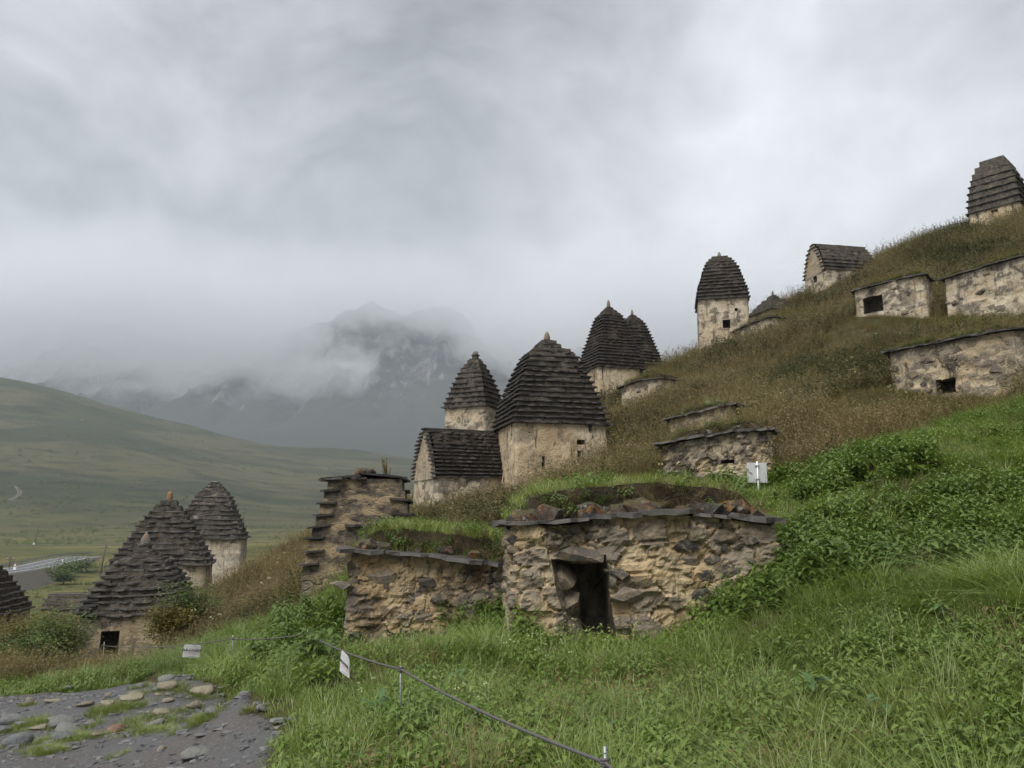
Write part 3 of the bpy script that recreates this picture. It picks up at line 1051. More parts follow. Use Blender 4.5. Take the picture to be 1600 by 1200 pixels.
utility_pole(155, 850, 903, 176, 'leaning wooden pole on the grass just right of the road', 0.9)
utility_pole(52, 824, 864, 300, 'thin wooden pole with a small white box beyond the road', 0.7, True, True)
utility_pole(12, 868, 897, 171, 'short wooden pole with crossarm at the left end of the road', 0.2)
utility_pole(379, 788, 830, 290, 'plain dark pole rising beside the stepped roof of the pale tower', 0, False)


def road_sign(px, py_top, py_base, dd, label):
    b = P(px, py_base, dd)
    h = P(px, py_top, dd).z - b.z
    e = empty('road_sign', b)
    v, f = tube([(0, 0, -1.5), (0, 0, h)], 0.05, 6)
    mesh_obj('post', v, f, M_WHITEPOST, e)
    r = 0.42
    tri = [(-r, -.07, h - .75), (r, -.07, h - .75), (0, -.07, h)]
    v = tri + [(a, -.04, c) for a, _, c in tri]
    mesh_obj('sign_rim', v, [(0, 1, 2), (5, 4, 3), (0, 3, 4, 1), (1, 4, 5, 2), (2, 5, 3, 0)], M_RED, e, False)
    tri = [(a * .62, -.075, h - .5 + (c - h + .5) * .62) for a, _, c in tri]
    v = tri + [(a, -.072, c) for a, _, c in tri]
    mesh_obj('sign_face', v, [(0, 1, 2), (5, 4, 3), (0, 3, 4, 1), (1, 4, 5, 2), (2, 5, 3, 0)], M_WHITEPOST, e, False)
    v, f = box_vf(-.3, .3, -.07, -.04, h - 1.5, h - .95)
    mesh_obj('lower_plate', v, f, M_WHITEPOST, e, False)
    tag(e, label, 'road sign', 'road signs in the valley')


road_sign(22, 879, 898, 165, 'white road sign with red triangle at the left end of the road')
road_sign(129, 854, 863, 330, 'tiny red and white sign beyond the middle of the road')
for i, (px, py, dd, lb) in enumerate(((98, 878, 190, 'white roadside marker stub nearer the camera end of the bend'), (135, 873, 213, 'white roadside marker stub farther along the bend'))):
    b = P(px, py, dd)
    e = empty('road_marker', b)
    v, f = box_vf(-.12, .12, -.12, .12, -.5, .65); mesh_obj('stub', v, f, M_WHITEPOST, e, False)
    v, f = box_vf(-.125, .125, -.125, .125, .65, .85); mesh_obj('cap', v, f, M_RED, e, False)
    tag(e, lb, 'road marker', 'markers along the road')

# ------------------------------------------------------------------ rocks and slabs shared meshes
def rock_mesh(name, seed, mat, subdiv=2, flat=0.6, jit=0.35, freq=1.3, pts=15):
    """an angular lump: the hull of a few points in a rounded box, edges worn by one round of smoothing"""
    r = np.random.default_rng(seed)
    bm = bmesh.new()
    for i in range(pts):
        q = r.normal(0, 1, 3)
        q /= (np.abs(q) ** 3.5).sum() ** (1 / 3.5)
        q *= 0.5 * (1 - jit * .55 * r.random())
        bm.verts.new(q)
    bmesh.ops.convex_hull(bm, input=bm.verts[:])
    for v in [v for v in bm.verts if not v.link_faces]:
        bm.verts.remove(v)
    if subdiv >= 3:
        bmesh.ops.subdivide_edges(bm, edges=bm.edges[:], cuts=1, use_grid_fill=True)
        bmesh.ops.smooth_vert(bm, verts=bm.verts[:], factor=0.35, use_axis_x=True, use_axis_y=True, use_axis_z=True)
        c = np.array([v.co[:] for v in bm.verts])
        n = fbm(c[:, 0] * 4 + seed * 7.1, c[:, 1] * 4, c[:, 2] * 4, 3, seed)
        for v, k in zip(bm.verts, n):
            v.co *= 1 + .28 * k
    me = bpy.data.meshes.new(name)
    bm.to_mesh(me)
    bm.free()
    me.materials.append(mat)
    if subdiv >= 3:
        me.polygons.foreach_set('use_smooth', [True] * len(me.polygons))
    return me


WALL_ROCKS = [rock_mesh('wall_stone_shape', s, M_WALLSTONE, 2, jit=.6, pts=18) for s in range(12)]
TOP_ROCKS = [rock_mesh('top_stone_shape', 20 + s, M_TOPSTONE, 2, jit=0.8, pts=18) for s in range(8)]


def slab_mesh(seed, mat):
    r = random.Random(seed)
    n = 6
    V, Fc = [], []
    for i in range(n):
        x = -0.5 + i / (n - 1) + (r.uniform(-.06, .06) if 0 < i < n - 1 else 0)
        yo = r.uniform(-0.16, 0.10) + (0.12 if i in (0, n - 1) and r.random() < .5 else 0)
        zo = r.uniform(-.25, .25)
        V += [(x, yo, 0 + zo), (x, 1, 0), (x, 1, 1), (x, yo + r.uniform(0, .05), 1 + zo * .6)]
    for i in range(n - 1):
        a, b = i * 4, (i + 1) * 4
        for k in range(4):
            Fc.append((a + k, a + (k + 1) % 4, b + (k + 1) % 4, b + k))
    Fc.append((3, 2, 1, 0))
    e = (n - 1) * 4
    Fc.append((e, e + 1, e + 2, e + 3))
    Fc = [f[::-1] for f in Fc]
    me = bpy.data.meshes.new('slab_shape')
    me.from_pydata(V, [], Fc)
    me.materials.append(mat)
    me.update()
    return me


SLABS = [slab_mesh(100 + s, M_SLATE) for s in range(14)]
SLABS_DARK = [slab_mesh(200 + s, M_SLATE_DARK) for s in range(14)]


def add_slab(parent, p0, p1, inward, depth, thick, shapes, tilt=0.06, name='slab'):
    """a slate lying with its outer edge on the line p0-p1 and running `depth` inward"""
    p0, p1 = Vector(p0), Vector(p1)
    ax = p1 - p0
    L = ax.length
    ax.normalize()
    iy = Vector(inward).normalized()
    iy = (iy + Vector((0, 0, tilt))).normalized()
    az_ = ax.cross(iy)
    if az_.z < 0:
        az_ = -az_
    az_.normalize()
    o = bpy.data.objects.new(name, random.choice(shapes))
    COL.objects.link(o)
    o.parent = parent
    mid = (p0 + p1) / 2
    flip = 1 if ax.cross(iy).z > 0 else -1
    M = Matrix(((ax.x * L * flip, iy.x * depth, az_.x * thick, mid.x), (ax.y * L * flip, iy.y * depth, az_.y * thick, mid.y), (ax.z * L * flip, iy.z * depth, az_.z * thick, mid.z), (0, 0, 0, 1)))
    loc, rot, scl = M.decompose()
    o.matrix_basis = M
    return o


FOOT = []          # footprints of what stands on the hill, kept free of plants
FRONT = []         # strips in front of the low walls where only short growth stands
TURF = []          # turfed tops: (points, kind)


# ------------------------------------------------------------------ walls
def wall_mesh(loop, z0f, z1f, res, openings, amp, freq, seed, mat, parent, batter=0.0, rnd=0.10, name='wall', depth=0.7, inner=None, bulge=None, open_name='opening', cap=False, cell=0.0, relief=0.05, warp=None, wob=0.03, strata=0.0):
    """rough rendered masonry round a four-cornered plan, openings cut out and lined by a recess"""
    loop = [Vector((p[0], p[1])) for p in loop]
    cen = sum(loop, Vector((0, 0))) / len(loop)
    cols = []
    n = len(loop)
    for e in range(n):
        a, b = loop[e], loop[(e + 1) % n]
        L = (b - a).length
        t = (b - a) / L
        nr = Vector((t.y, -t.x))
        ss = list(np.linspace(0, L, max(3, int(L / res) + 1))[:-1])
        for op in openings:
            if op[0] == e:
                ss = [s for s in ss if abs(s - op[1]) > res * .4 and abs(s - op[2]) > res * .4] + [op[1], op[2]]
        for s in sorted(ss):
            p = a + t * s
            dmin = min(s, L - s)
            k = max(0.0, 1 - dmin / (rnd * 1.6)) ** 2
            # direction at a corner swings to the diagonal
            nn = nr.copy()
            if k > 0:
                other = loop[(e - 1) % n] if s < L / 2 else loop[(e + 2) % n]
                c0 = a if s < L / 2 else b
                t2 = (c0 - other).normalized() if s < L / 2 else (other - c0).normalized()
                n2 = Vector((t2.y, -t2.x))
                nn = (nr + n2 * k).normalized()
                p = p - (nr + n2).normalized() * rnd * 0.45 * k
            cols.append((p.x, p.y, nn.x, nn.y, e, s))
    H = np.mean([z1f(*p) - z0f(*p) for p in loop])
    vv = list(np.linspace(0, 1, max(3, int(H / res) + 1)))
    for op in openings:
        vv = [v for v in vv if abs(v - op[3]) > res / H * .4 and abs(v - op[4]) > res / H * .4] + [op[3], op[4]]
    vv = sorted(vv)
    C = np.array([c[:4] for c in cols])
    nc, nr_ = len(cols), len(vv)
    V = np.zeros((nr_, nc, 3))
    zb = np.array([z0f(c[0], c[1]) for c in cols])
    zt = np.array([z1f(c[0], c[1]) for c in cols])
    for r, v in enumerate(vv):
        V[r, :, 0] = cen.x + (C[:, 0] - cen.x) * (1 - batter * v)
        V[r, :, 1] = cen.y + (C[:, 1] - cen.y) * (1 - batter * v)
        V[r, :, 2] = zb + v * (zt - zb)
    # joints and stones of the rubble, in the plane of the wall
    per = np.cumsum([0] + [(loop[(e + 1) % n] - loop[e]).length for e in range(n)])
    S1 = np.array([per[c[4]] + c[5] for c in cols])[None, :] + 0 * V[..., 2]
    if cell:
        e_, id_ = worley((S1 + .12 * fbm(S1 * 3, V[..., 2] * 3, 0, 3, seed + 60)) / (cell * 1.5), (V[..., 2] + .10 * fbm(S1 * 3, V[..., 2] * 3, 4, 3, seed + 61)) / cell, seed)
    else:
        e_, id_ = np.zeros_like(S1), np.zeros_like(S1)
    if wob or warp:
        wf = np.array([min(1.0, min(c[5], (loop[(c[4] + 1) % n] - loop[c[4]]).length - c[5]) / .3) for c in cols])[None, :]
        TX = np.array([(loop[(c[4] + 1) % n] - loop[c[4]]).normalized()[:] for c in cols])
        vfad = np.sin(np.pi * np.clip(np.array(vv), 0, 1))[:, None] ** .5
        ws = 2 * wob * fbm(S1 * 4, V[..., 2] * 4, 9, 3, seed + 62) * wf
        wz = 2 * wob * fbm(S1 * 4, V[..., 2] * 4, 19, 3, seed + 63) * vfad
        if warp is not None:
            a_, b_ = warp(S1, V[..., 2])
            ws = ws + a_ * wf
            wz = wz + b_
        V[..., 0] += ws * TX[None, :, 0]
        V[..., 1] += ws * TX[None, :, 1]
        V[..., 2] += wz
    n3 = 2 * amp * fbm(V[..., 0] * freq + seed * 3.7, V[..., 1] * freq, V[..., 2] * freq * 1.4, 5, seed, 0.55)
    if cell:
        n3 = n3 + relief * (np.clip(e_ / .10, 0, 1) ** .5 * (.35 + .9 * id_) - .5)
    if strata:
        rg = np.abs(fbm(S1 * 2.3, V[..., 2] * 4.8, 2, 4, seed + 70))
        n3 = n3 - strata * np.clip(1 - rg / .09, 0, 1) + strata * .8 * fbm(S1 * 6, V[..., 2] * 10, 5, 3, seed + 71)
    if bulge is not None:
        n3 = n3 + bulge(C[None, :, 0] + 0 * n3, C[None, :, 1] + 0 * n3, V[..., 2])
    V[..., 0] += C[None, :, 2] * n3
    V[..., 1] += C[None, :, 3] * n3
    Vf = V.reshape(-1, 3)
    Fc = []
    es = [c[4] for c in cols]
    sv = [c[5] for c in cols]
    rings = []
    for op in openings:
        cc = [i for i in range(nc) if es[i] == op[0] and op[1] - 1e-6 <= sv[i] <= op[2] + 1e-6]
        rr = [i for i in range(nr_) if op[3] - 1e-6 <= vv[i] <= op[4] + 1e-6]
        rings.append((cc, rr, op))
    for r in range(nr_ - 1):
        for c in range(nc):
            c2 = (c + 1) % nc
            skip = False
            for cc, rr, op in rings:
                if c in cc[:-1] and r in rr[:-1]:
                    skip = True
            if not skip:
                Fc.append((r * nc + c, r * nc + c2, (r + 1) * nc + c2, (r + 1) * nc + c))
    if cap:
        Vf = np.vstack([Vf, Vf[(nr_ - 1) * nc:].mean(0)])
        b = (nr_ - 1) * nc
        for c in range(nc):
            Fc.append((b + c, b + (c + 1) % nc, nr_ * nc))
    w = mesh_obj(name, Vf, Fc, mat, parent, smooth=strata < .05)
    if cell:
        for nm_, ar in (('stone_edge', e_), ('stone_id', id_)):
            q = np.zeros(len(Vf), np.float32)
            q[:e_.size] = ar.ravel()
            w.data.attributes.new(nm_, 'FLOAT', 'POINT').data.foreach_set('value', q)
    for cc, rr, op in rings:
        ring = [rr[0] * nc + c for c in cc] + [r * nc + cc[-1] for r in rr[1:]] + [rr[-1] * nc + c for c in cc[-2::-1]] + [r * nc + cc[0] for r in rr[-2:0:-1]]
        a, b = loop[op[0]], loop[(op[0] + 1) % n]
        t = (b - a).normalized()
        inn = np.array([-t.y, t.x, 0.0])
        tt = np.array([t.x, t.y, 0.0])
        base = Vf[ring]
        dd = op[5] if len(op) > 5 else depth
        K = max(3, int(dd / max(res, .08)))
        RV = [base]
        for k in range(1, K + 1):
            q = base + inn * dd * k / K
            if inner is not None:
                q = inner(base, q, k / K, tt)
            ns = fbm(q[:, 0] * 3, q[:, 1] * 3, q[:, 2] * 3, 3, seed + 5) * 0.10 * min(1, k)
            cq = q.mean(0)
            q = q + (q - cq) * ns[:, None] * 1.5
            RV.append(q)
        m_ = len(ring)
        vr = np.vstack(RV + [RV[-1].mean(0)[None]])
        fr = []
        for k in range(K):
            for i in range(m_):
                j = (i + 1) % m_
                fr.append((k * m_ + j, k * m_ + i, (k + 1) * m_ + i, (k + 1) * m_ + j))
        for i in range(m_):
            fr.append((K * m_ + (i + 1) % m_, K * m_ + i, (K + 1) * m_))
        mesh_obj(open_name, vr, [f[::-1] for f in fr], M_DARKHOLE, parent)
    return w


def zat(py, d):
    return d * tanel(py)


def prof_at(prof, t):
    return float(np.interp(t, [p[0] for p in prof], [p[1] for p in prof]))


def finial(parent, z, h, r, mat, seed=3, pointed=True):
    n, sides = 6, 8
    V = []
    rr = random.Random(seed)
    for i in range(n):
        t = i / (n - 1)
        q = r * ((1 - t * t * .75) if pointed else (1 - .35 * t ** 3))
        if i == 0:
            q *= .85
        if i == n - 1:
            q *= .35
        for k in range(sides):
            a = 2 * math.pi * k / sides
            s = q * rr.uniform(.8, 1.15)
            V.append((s * math.cos(a), s * .7 * math.sin(a), z + h * t))
    Fc = grid_faces(n, sides, True) + [tuple((n - 1) * sides + k for k in range(sides))]
    return mesh_obj('finial', V, Fc, mat, parent)


def tower(label, cx, d, w, th, py_eave, py_apex, prof, n, wall_mat, riser_mat, shapes, per=4, over=0.105, openings=(), fin=None, seed=1, tilt=0.0, dep=None, thick=0.042,
          skip=0.0, group='stepped stone tombs', batter=0.03, name='tomb_tower', base_drop=0.6, res=0.10, wall_in=0.08, amp=0.035, jitter=0.02, wall_name='wall', sagz=0.0, clear=0.0):
    th = math.radians(th)
    dep = dep or w
    zc = P(cx, py_eave, d)
    x0 = zc.x
    ze, za = zat(py_eave, d - 0.42 * w), zat(py_apex, d)
    corners = [(-w / 2, -dep / 2), (w / 2, -dep / 2), (w / 2, dep / 2), (-w / 2, dep / 2)]
    cw_, sw_ = math.cos(th), math.sin(th)
    wc = [(x0 + x * cw_ - y * sw_, d + x * sw_ + y * cw_) for x, y in corners]
    FOOT.append(wc)
    if clear:
        f0, f1 = Vector(wc[0]), Vector(wc[1])
        fd = (f1 - f0).normalized()
        fn = Vector((fd.y, -fd.x)) * clear
        FRONT.append([tuple(f0 + fn), tuple(f1 + fn), tuple(f1), tuple(f0)])
    gz = ground([p[0] for p in wc], [p[1] for p in wc])
    zb = min(float(gz.min()) - 0.15, ze - 0.3) - base_drop
    e = empty(name, (x0, d, zb), th)
    H = ze - zb
    ins = wall_in
    lp = [(x * (1 - ins / (w / 2)), y * (1 - ins / (dep / 2))) for x, y in corners]
    ops = []
    for (edge, px0, px1, py0, py1, dp) in openings:
        # given as fractions along the edge and metres below the eave
        L = (w if edge % 2 == 0 else dep) - 2 * ins
        ops.append((edge, px0 * L, px1 * L, 1 - py1 / H, 1 - py0 / H, dp))
    wall_mesh(lp, lambda x, y: 0.0, lambda x, y: H + 0.02 + tilt * x, res, ops, amp, 1.8, seed, wall_mat, e, batter, name=wall_name, cell=.24, relief=.035, wob=.015)
    # stepped roof core
    rs = random.Random(seed)
    zs, hw = [], []
    Hr = za - ze
    for i in range(n + 1):
        t = i / n
        zs.append(H + Hr * t)
        hw.append(prof_at(prof, t))
    loops = []
    per_side = 7

    def ring(k, z, tl):
        out = []
        for e_ in range(4):
            a, b = corners[e_], corners[(e_ + 1) % 4]
            for q in range(per_side):
                s = q / per_side
                x, y = (a[0] + (b[0] - a[0]) * s) * k, (a[1] + (b[1] - a[1]) * s) * k
                out.append((x, y, z + tl * x + sagz * (abs(x) / (w / 2)) ** 2))
        return out
    for i in range(n):
        k = hw[i] - over / (w / 2)
        k = max(k, 0.06)
        loops.append(ring(k * 1.0, zs[i], tilt))
        loops.append(ring(k * 0.985, zs[i + 1], tilt))
    LV = np.array(loops)
    nn = fbm(LV[..., 0] * 2.2 + seed, LV[..., 1] * 2.2, LV[..., 2] * 2.2, 4, seed + 3) * 0.055
    rad = np.sqrt(LV[..., 0] ** 2 + LV[..., 1] ** 2) + .2
    LV[..., 0] *= 1 + nn / rad
    LV[..., 1] *= 1 + nn / rad
    m_ = 4 * per_side
    Fc = grid_faces(len(loops), m_, True) + [tuple((len(loops) - 1) * m_ + k for k in range(m_))]
    roof = mesh_obj('roof', LV.reshape(-1, 3), Fc, riser_mat, e, smooth=False)
    for i in range(n + 1):
        k = max(hw[i], 0.08)
        kn = hw[min(i + 1, n)] if i < n else 0.0
        inner = (k - kn) * w / 2 + over + 0.22
        if i == n:
            inner = k * w / 2
        for e_ in range(4):
            a, b = Vector((corners[e_][0] * k, corners[e_][1] * k, 0)), Vector((corners[(e_ + 1) % 4][0] * k, corners[(e_ + 1) % 4][1] * k, 0))
            t = (b - a).normalized()
            inw = Vector((-t.y, t.x, 0))
            L = (b - a).length
            cnt = max(1, min(per, int(round(L / (w / per)))))
            cuts = [0] + sorted((q + rs.uniform(-.22, .22)) / cnt for q in range(1, cnt)) + [1]
            for q in range(cnt):
                if rs.random() < (skip * 1.75 if e_ == 0 else skip * .5):
                    continue
                p0 = a + t * (L * cuts[q] - 0.01)
                p1 = a + t * (L * cuts[q + 1] + 0.01)
                zz = zs[i] + (0.008 if e_ % 2 else 0) + rs.uniform(-.004, .004)
                for pt in (p0, p1):
                    wv_ = fbm([pt.x * .9 + seed], [pt.y * .9], [zs[i] * 2.3], 2, seed + 31)[0]
                    wo_ = fbm([pt.x * 1.3], [pt.y * 1.3 + seed], [zs[i] * 3.1], 2, seed + 33)[0]
                    pt.z = zz + tilt * pt.x + .10 * wv_ + sagz * (abs(pt.x) / (w / 2)) ** 2
                    pt -= inw * (jitter * 2.6 * wo_ + rs.uniform(-.022, .022))
                add_slab(roof, p0, p1, inw, inner * rs.uniform(.95, 1.1), thick * rs.uniform(.8, 1.3), shapes, rs.uniform(.02, .12))
    if fin:
        h, r, mt, pointed = fin
        finial(e, zs[-1] + 0.03, h, r, mt, seed, pointed)
    tag(e, label, 'tomb', group)
    return e


def gable_house(label, cx, d, L, Wd, th, py_eave, py_ridge, prof, n, wall_mat, riser_mat, shapes, per=4, over=0.10, openings=(), seed=1, group='stepped stone tombs', thick=0.042,
                ridge_stone=False, name='gabled_tomb', base_drop=0.6):
    """long roof along local x, gable (left end) at -x; cx, d locate the near left corner"""
    th = math.radians(th)
    c0 = P(cx, py_eave, d)
    ux, uy = Vector((math.cos(th), math.sin(th), 0)), Vector((-math.sin(th), math.cos(th), 0))
    wc = [c0, c0 + ux * L, c0 + ux * L + uy * Wd, c0 + uy * Wd]
    FOOT.append([(p.x, p.y) for p in wc])
    FRONT.append([(q.x, q.y) for q in (c0 - uy * 2.4 - ux * 1.2, c0 + ux * L - uy * 2.4, c0 + ux * L, c0 - ux * 1.2 + uy * Wd)])
    ze = c0.z
    dr = d + (uy * Wd / 2).y
    za = zat(py_ridge, dr)
    gz = ground([p.x for p in wc], [p.y for p in wc])
    zb = min(float(gz.min()) - 0.1, ze - .3) - base_drop
    e = empty(name, (c0.x, c0.y, zb), th)
    H, Hr = ze - zb, za - ze
    lp = [(0.02, 0.06), (L - .02, 0.06), (L - .02, Wd - .06), (0.02, Wd - .06)]
    ops = []
    for (edge, a0, a1, b0, b1, dp) in openings:
        EL = L if edge % 2 == 0 else Wd
        ops.append((edge, a0 * EL, a1 * EL, 1 - b1 / H, 1 - b0 / H, dp))
    wall_mesh(lp, lambda x, y: 0.0, lambda x, y: H + .01, 0.11, ops, 0.035, 1.8, seed, wall_mat, e, 0.0, cell=.24, relief=.03, wob=.015)
    rs = random.Random(seed)
    # roof core: stepped section swept along x
    sec = []
    for i in range(n):
        k = prof_at(prof, i / n)
        yh = max(k * Wd / 2 - over, 0.05)
        sec += [(yh, H + Hr * i / n), (yh * .985, H + Hr * (i + 1) / n)]
    full = [(Wd / 2 - y, z) for y, z in sec] + [(Wd / 2 + y, z) for y, z in sec[::-1]]
    nx = max(6, int(L / .3))
    V = []
    for i in range(nx):
        x = 0.05 + (L - .1) * i / (nx - 1)
        for (y, z) in full:
            V.append((x, y, z))
    V = np.array(V)
    ns = fbm(V[:, 0] * 2, V[:, 1] * 2, V[:, 2] * 2, 4, seed + 9) * .05
    V[:, 1] += ns * np.sign(V[:, 1] - Wd / 2)
    m_ = len(full)
    Fc = []
    for i in range(nx - 1):
        for k in range(m_ - 1):
            Fc.append((i * m_ + k, (i + 1) * m_ + k, (i + 1) * m_ + k + 1, i * m_ + k + 1))
    roof = mesh_obj('roof', V, Fc, riser_mat, e, smooth=False)
    # rendered gable walls at both ends
    for xe, sg in ((0.0, -1), (L, 1)):
        nr, nc = 22, 16
        GV = np.zeros((nr, nc, 3))
        for r in range(nr):
            t = r / (nr - 1)
            hwid = max(prof_at(prof, t) * Wd / 2 - .05, 0.04)
            for c in range(nc):
                GV[r, c] = (xe, Wd / 2 + hwid * (2 * c / (nc - 1) - 1), H - .05 + (Hr + .03) * t)
        GV[..., 0] += sg * (0.02 + 0.05 * fbm(GV[..., 1] * 2, GV[..., 2] * 2, xe, 4, seed + 2))
        fg = grid_faces(nr, nc)
        mesh_obj('gable_wall', GV.reshape(-1, 3), fg if sg > 0 else [q[::-1] for q in fg], wall_mat, e)
    for i in range(n + 1):
        k = prof_at(prof, i / n)
        kn = prof_at(prof, min(1, (i + 1) / n))
        z = H + Hr * i / n
        inner = (k - kn) * Wd / 2 + over + .2
        for side in (0, 1):
            inw = Vector((0, 1, 0)) if side == 0 else Vector((0, -1, 0))
            y = Wd / 2 - k * Wd / 2 if side == 0 else Wd / 2 + k * Wd / 2
            cnt = per if i < n else max(2, per - 1)
            ext0, ext1 = rs.uniform(.03, .12), rs.uniform(.03, .12)
            cuts = [0] + sorted((q + rs.uniform(-.25, .25)) / cnt for q in range(1, cnt)) + [1]
            for q in range(cnt):
                xa = -ext0 + (L + ext0 + ext1) * cuts[q] - .012
                xb = -ext0 + (L + ext0 + ext1) * cuts[q + 1] + .012
                jo = rs.uniform(-.03, .03)
                jo *= .6
                za_, zb_ = [z + .008 * side + .06 * fbm([q_ * .9], [side * 3.0], [z * 2.3], 2, seed + 31)[0] for q_ in (xa, xb)]
                add_slab(roof, (xa, y + jo, za_), (xb, y + jo, zb_), inw, inner, thick * rs.uniform(.8, 1.3), shapes, rs.uniform(.02, .1))
    tag(e, label, 'tomb', group)
    return e


def rocks_on_wall(parent, a, b, zf0, zf1, count, size, seed, holes=(), proud=0.18, shapes=None, name='stone', flat=0.5, depthk=0.32):
    """single stones bedded in the face between plan points a and b (local coordinates)"""
    rs = random.Random(seed)
    a, b = Vector((a[0], a[1])), Vector((b[0], b[1]))
    L = (b - a).length
    t = (b - a) / L
    nr = Vector((t.y, -t.x))
    placed = []
    tries = 0
    while len(placed) < count and tries < count * 60:
        tries += 1
        wd = size * rs.uniform(.55, 1.9)
        ht = wd * rs.uniform(.35, .8)
        s = rs.uniform(wd * .3, L - wd * .3)
        p = a + t * s
        z0, z1 = zf0(p.x, p.y), zf1(p.x, p.y)
        if z1 - z0 < ht:
            continue
        z = rs.uniform(z0 + ht * .5, z1 - ht * .6)
        if any(abs(s - q[0]) < (wd + q[2]) * .47 and abs(z - q[1]) < (ht + q[3]) * .47 for q in placed):
            continue
        if any(h[0] - wd * .4 < s < h[1] + wd * .4 and h[2] - ht * .4 < z < h[3] + ht * .4 for h in holes):
            continue
        placed.append((s, z, wd, ht))
        o = bpy.data.objects.new(name, rs.choice(shapes or WALL_ROCKS))
        COL.objects.link(o)
        o.parent = parent
        dp = wd * depthk * rs.uniform(.8, 1.3)
        q = p + nr * (dp * (proud - 0.5) * rs.uniform(.4, 1.1))
        o.location = (q.x, q.y, z)
        o.scale = (wd * 1.25, dp * 1.25, ht * 1.25)
        o.rotation_euler = (rs.uniform(-.15, .15), rs.uniform(-.2, .2), math.atan2(t.y, t.x))
    return placed


def low_tomb(label, left, right, depth, tops, wall_mat, base_drop=0.5, opening=None, slab_len=0.5, stones=0, stone_size=.2, boulders=0, boulder_size=.3, turf_h=0.25, turf_kind='brown',
             seed=1, amp=0.05, res=0.09, group='low turfed tombs in the hillside', bulge=None, inner=None, shapes=None, slab_out=0.14, th_slab=.05, sides=('l', 'r'), turf_back=0.0, turf_density=1.0, batter=0.02, hole_depth=0.8, freq=1.8, turf_in=0.12, skip_slab=0.0, cell=.2, relief=.06, warp=None, bury=.28, strata=.04):
    """tomb sunk in the slope: front wall from left to right (px, py_top, d), flat slate eave, stones and turf on top"""
    A_, B_ = P(*left), P(*right)
    t = Vector((B_.x - A_.x, B_.y - A_.y, 0))
    L = t.length
    t.normalize()
    th = math.atan2(t.y, t.x)
    inw = Vector((-t.y, t.x, 0))
    wc = [A_, A_ + t * L, A_ + t * L + inw * depth, A_ + inw * depth]
    FOOT.append([(p.x, p.y) for p in wc])
    FRONT.append([(q.x, q.y) for q in (A_ - inw * 3.4 - t * .9, A_ + t * L - inw * 3.4, A_ + t * L, A_ - t * .9)])
    gz = ground([p.x for p in wc[:2]], [p.y for p in wc[:2]])
    zb = float(gz.min()) - base_drop
    e = empty('low_tomb', (A_.x, A_.y, zb), th)
    # tops: list of (fraction along the front, pixel y) giving the sagging eave line
    fr, zz = [], []
    for f_, py in tops:
        q = A_ + t * (L * f_)
        fr.append(f_)
        zz.append(zat(py, q.y) - zb)

    def ztop(x, y=0.0):
        return float(np.interp(x / L, fr, zz))
    lp = [(0, 0), (L, 0), (L, depth), (0, depth)]
    ops = []
    holes = []
    if opening:
        s0, s1, py0, py1 = opening
        q = A_ + t * (L * (s0 + s1) / 2)
        za, zc = zat(py0, q.y) - zb, zat(py1, q.y) - zb
        H = ztop(L * (s0 + s1) / 2)
        ops.append((0, s0 * L, s1 * L, max(0.02, zc / H), za / H, hole_depth))
        holes.append((s0 * L, s1 * L, zc, za))
    wall_mesh(lp, lambda x, y: 0.0, lambda x, y: ztop(min(max(x, 0), L)), res, ops, amp, freq, seed, wall_mat, e, batter, rnd=.14, inner=inner, bulge=bulge, cell=cell, relief=relief, warp=warp, strata=strata)
    rs = random.Random(seed)
    shapes = shapes or SLABS

    def run(p0, p1, inv, ln, dpt):
        p0, p1 = Vector(p0), Vector(p1)
        Lx = (p1 - p0).length
        c = max(1, int(round(Lx / ln)))
        tt = (p1 - p0).normalized()
        cuts = [0] + sorted((q + rs.uniform(-.25, .25)) / c for q in range(1, c)) + [1]
        for q in range(c):
            if rs.random() < skip_slab:
                continue
            jo = rs.uniform(-.04, .04)
            u0, u1 = p0 + tt * (Lx * cuts[q] - .02), p0 + tt * (Lx * cuts[q + 1] + .02)
            for u in (u0, u1):
                u.z = ztop(min(max(u.x, 0), L)) + rs.uniform(-.012, .012)
                u -= inv * jo
            z_o = rs.uniform(-.01, .015)
            u0.z += z_o
            u1.z += z_o
            add_slab(e, u0, u1, inv, dpt * rs.uniform(.9, 1.15), th_slab * rs.uniform(.7, 1.4), shapes, rs.uniform(-.02, .08))
    run((-slab_out * .8, -slab_out, 0), (L + slab_out * .5, -slab_out, 0), Vector((0, 1, 0)), slab_len, slab_out + .55)
    if 'l' in sides:
        run((-slab_out, slab_out + .3, 0), (-slab_out, depth * .8, 0), Vector((1, 0, 0)), slab_len, slab_out + .5)
    if 'r' in sides:
        run((L + slab_out, slab_out + .3, 0), (L + slab_out, depth * .8, 0), Vector((-1, 0, 0)), slab_len, slab_out + .5)
    # turf bank on top
    nx, ny = max(8, int(L / .12)), max(8, int(depth / .16))
    T = np.zeros((ny, nx, 3))
    xs = np.linspace(turf_in * .6, L - turf_in * .6, nx)
    ys = np.linspace(turf_in, depth + .3, ny)
    for j in range(ny):
        for i in range(nx):
            edge = min((ys[j] - turf_in) / .16, (xs[i] - turf_in * .6) / .30 if 'l' in sides else 9, (L - turf_in * .6 - xs[i]) / .30 if 'r' in sides else 9)
            k = max(0.0, min(1.0, edge))
            T[j, i] = (xs[i], ys[j], ztop(xs[i]) + .03 + turf_h * (k ** .6) + turf_back * (ys[j] / depth))
    T[..., 2] += 0.10 * fbm(T[..., 0] * 2.2 + seed, T[..., 1] * 2.2, 0, 4, seed + 20) + .05 * fbm(T[..., 0] * 9, T[..., 1] * 9, 0, 2, seed)
    T[..., 1] += 0.08 * fbm(T[..., 0] * 4, T[..., 1] * 4, 3, 3, seed + 21)
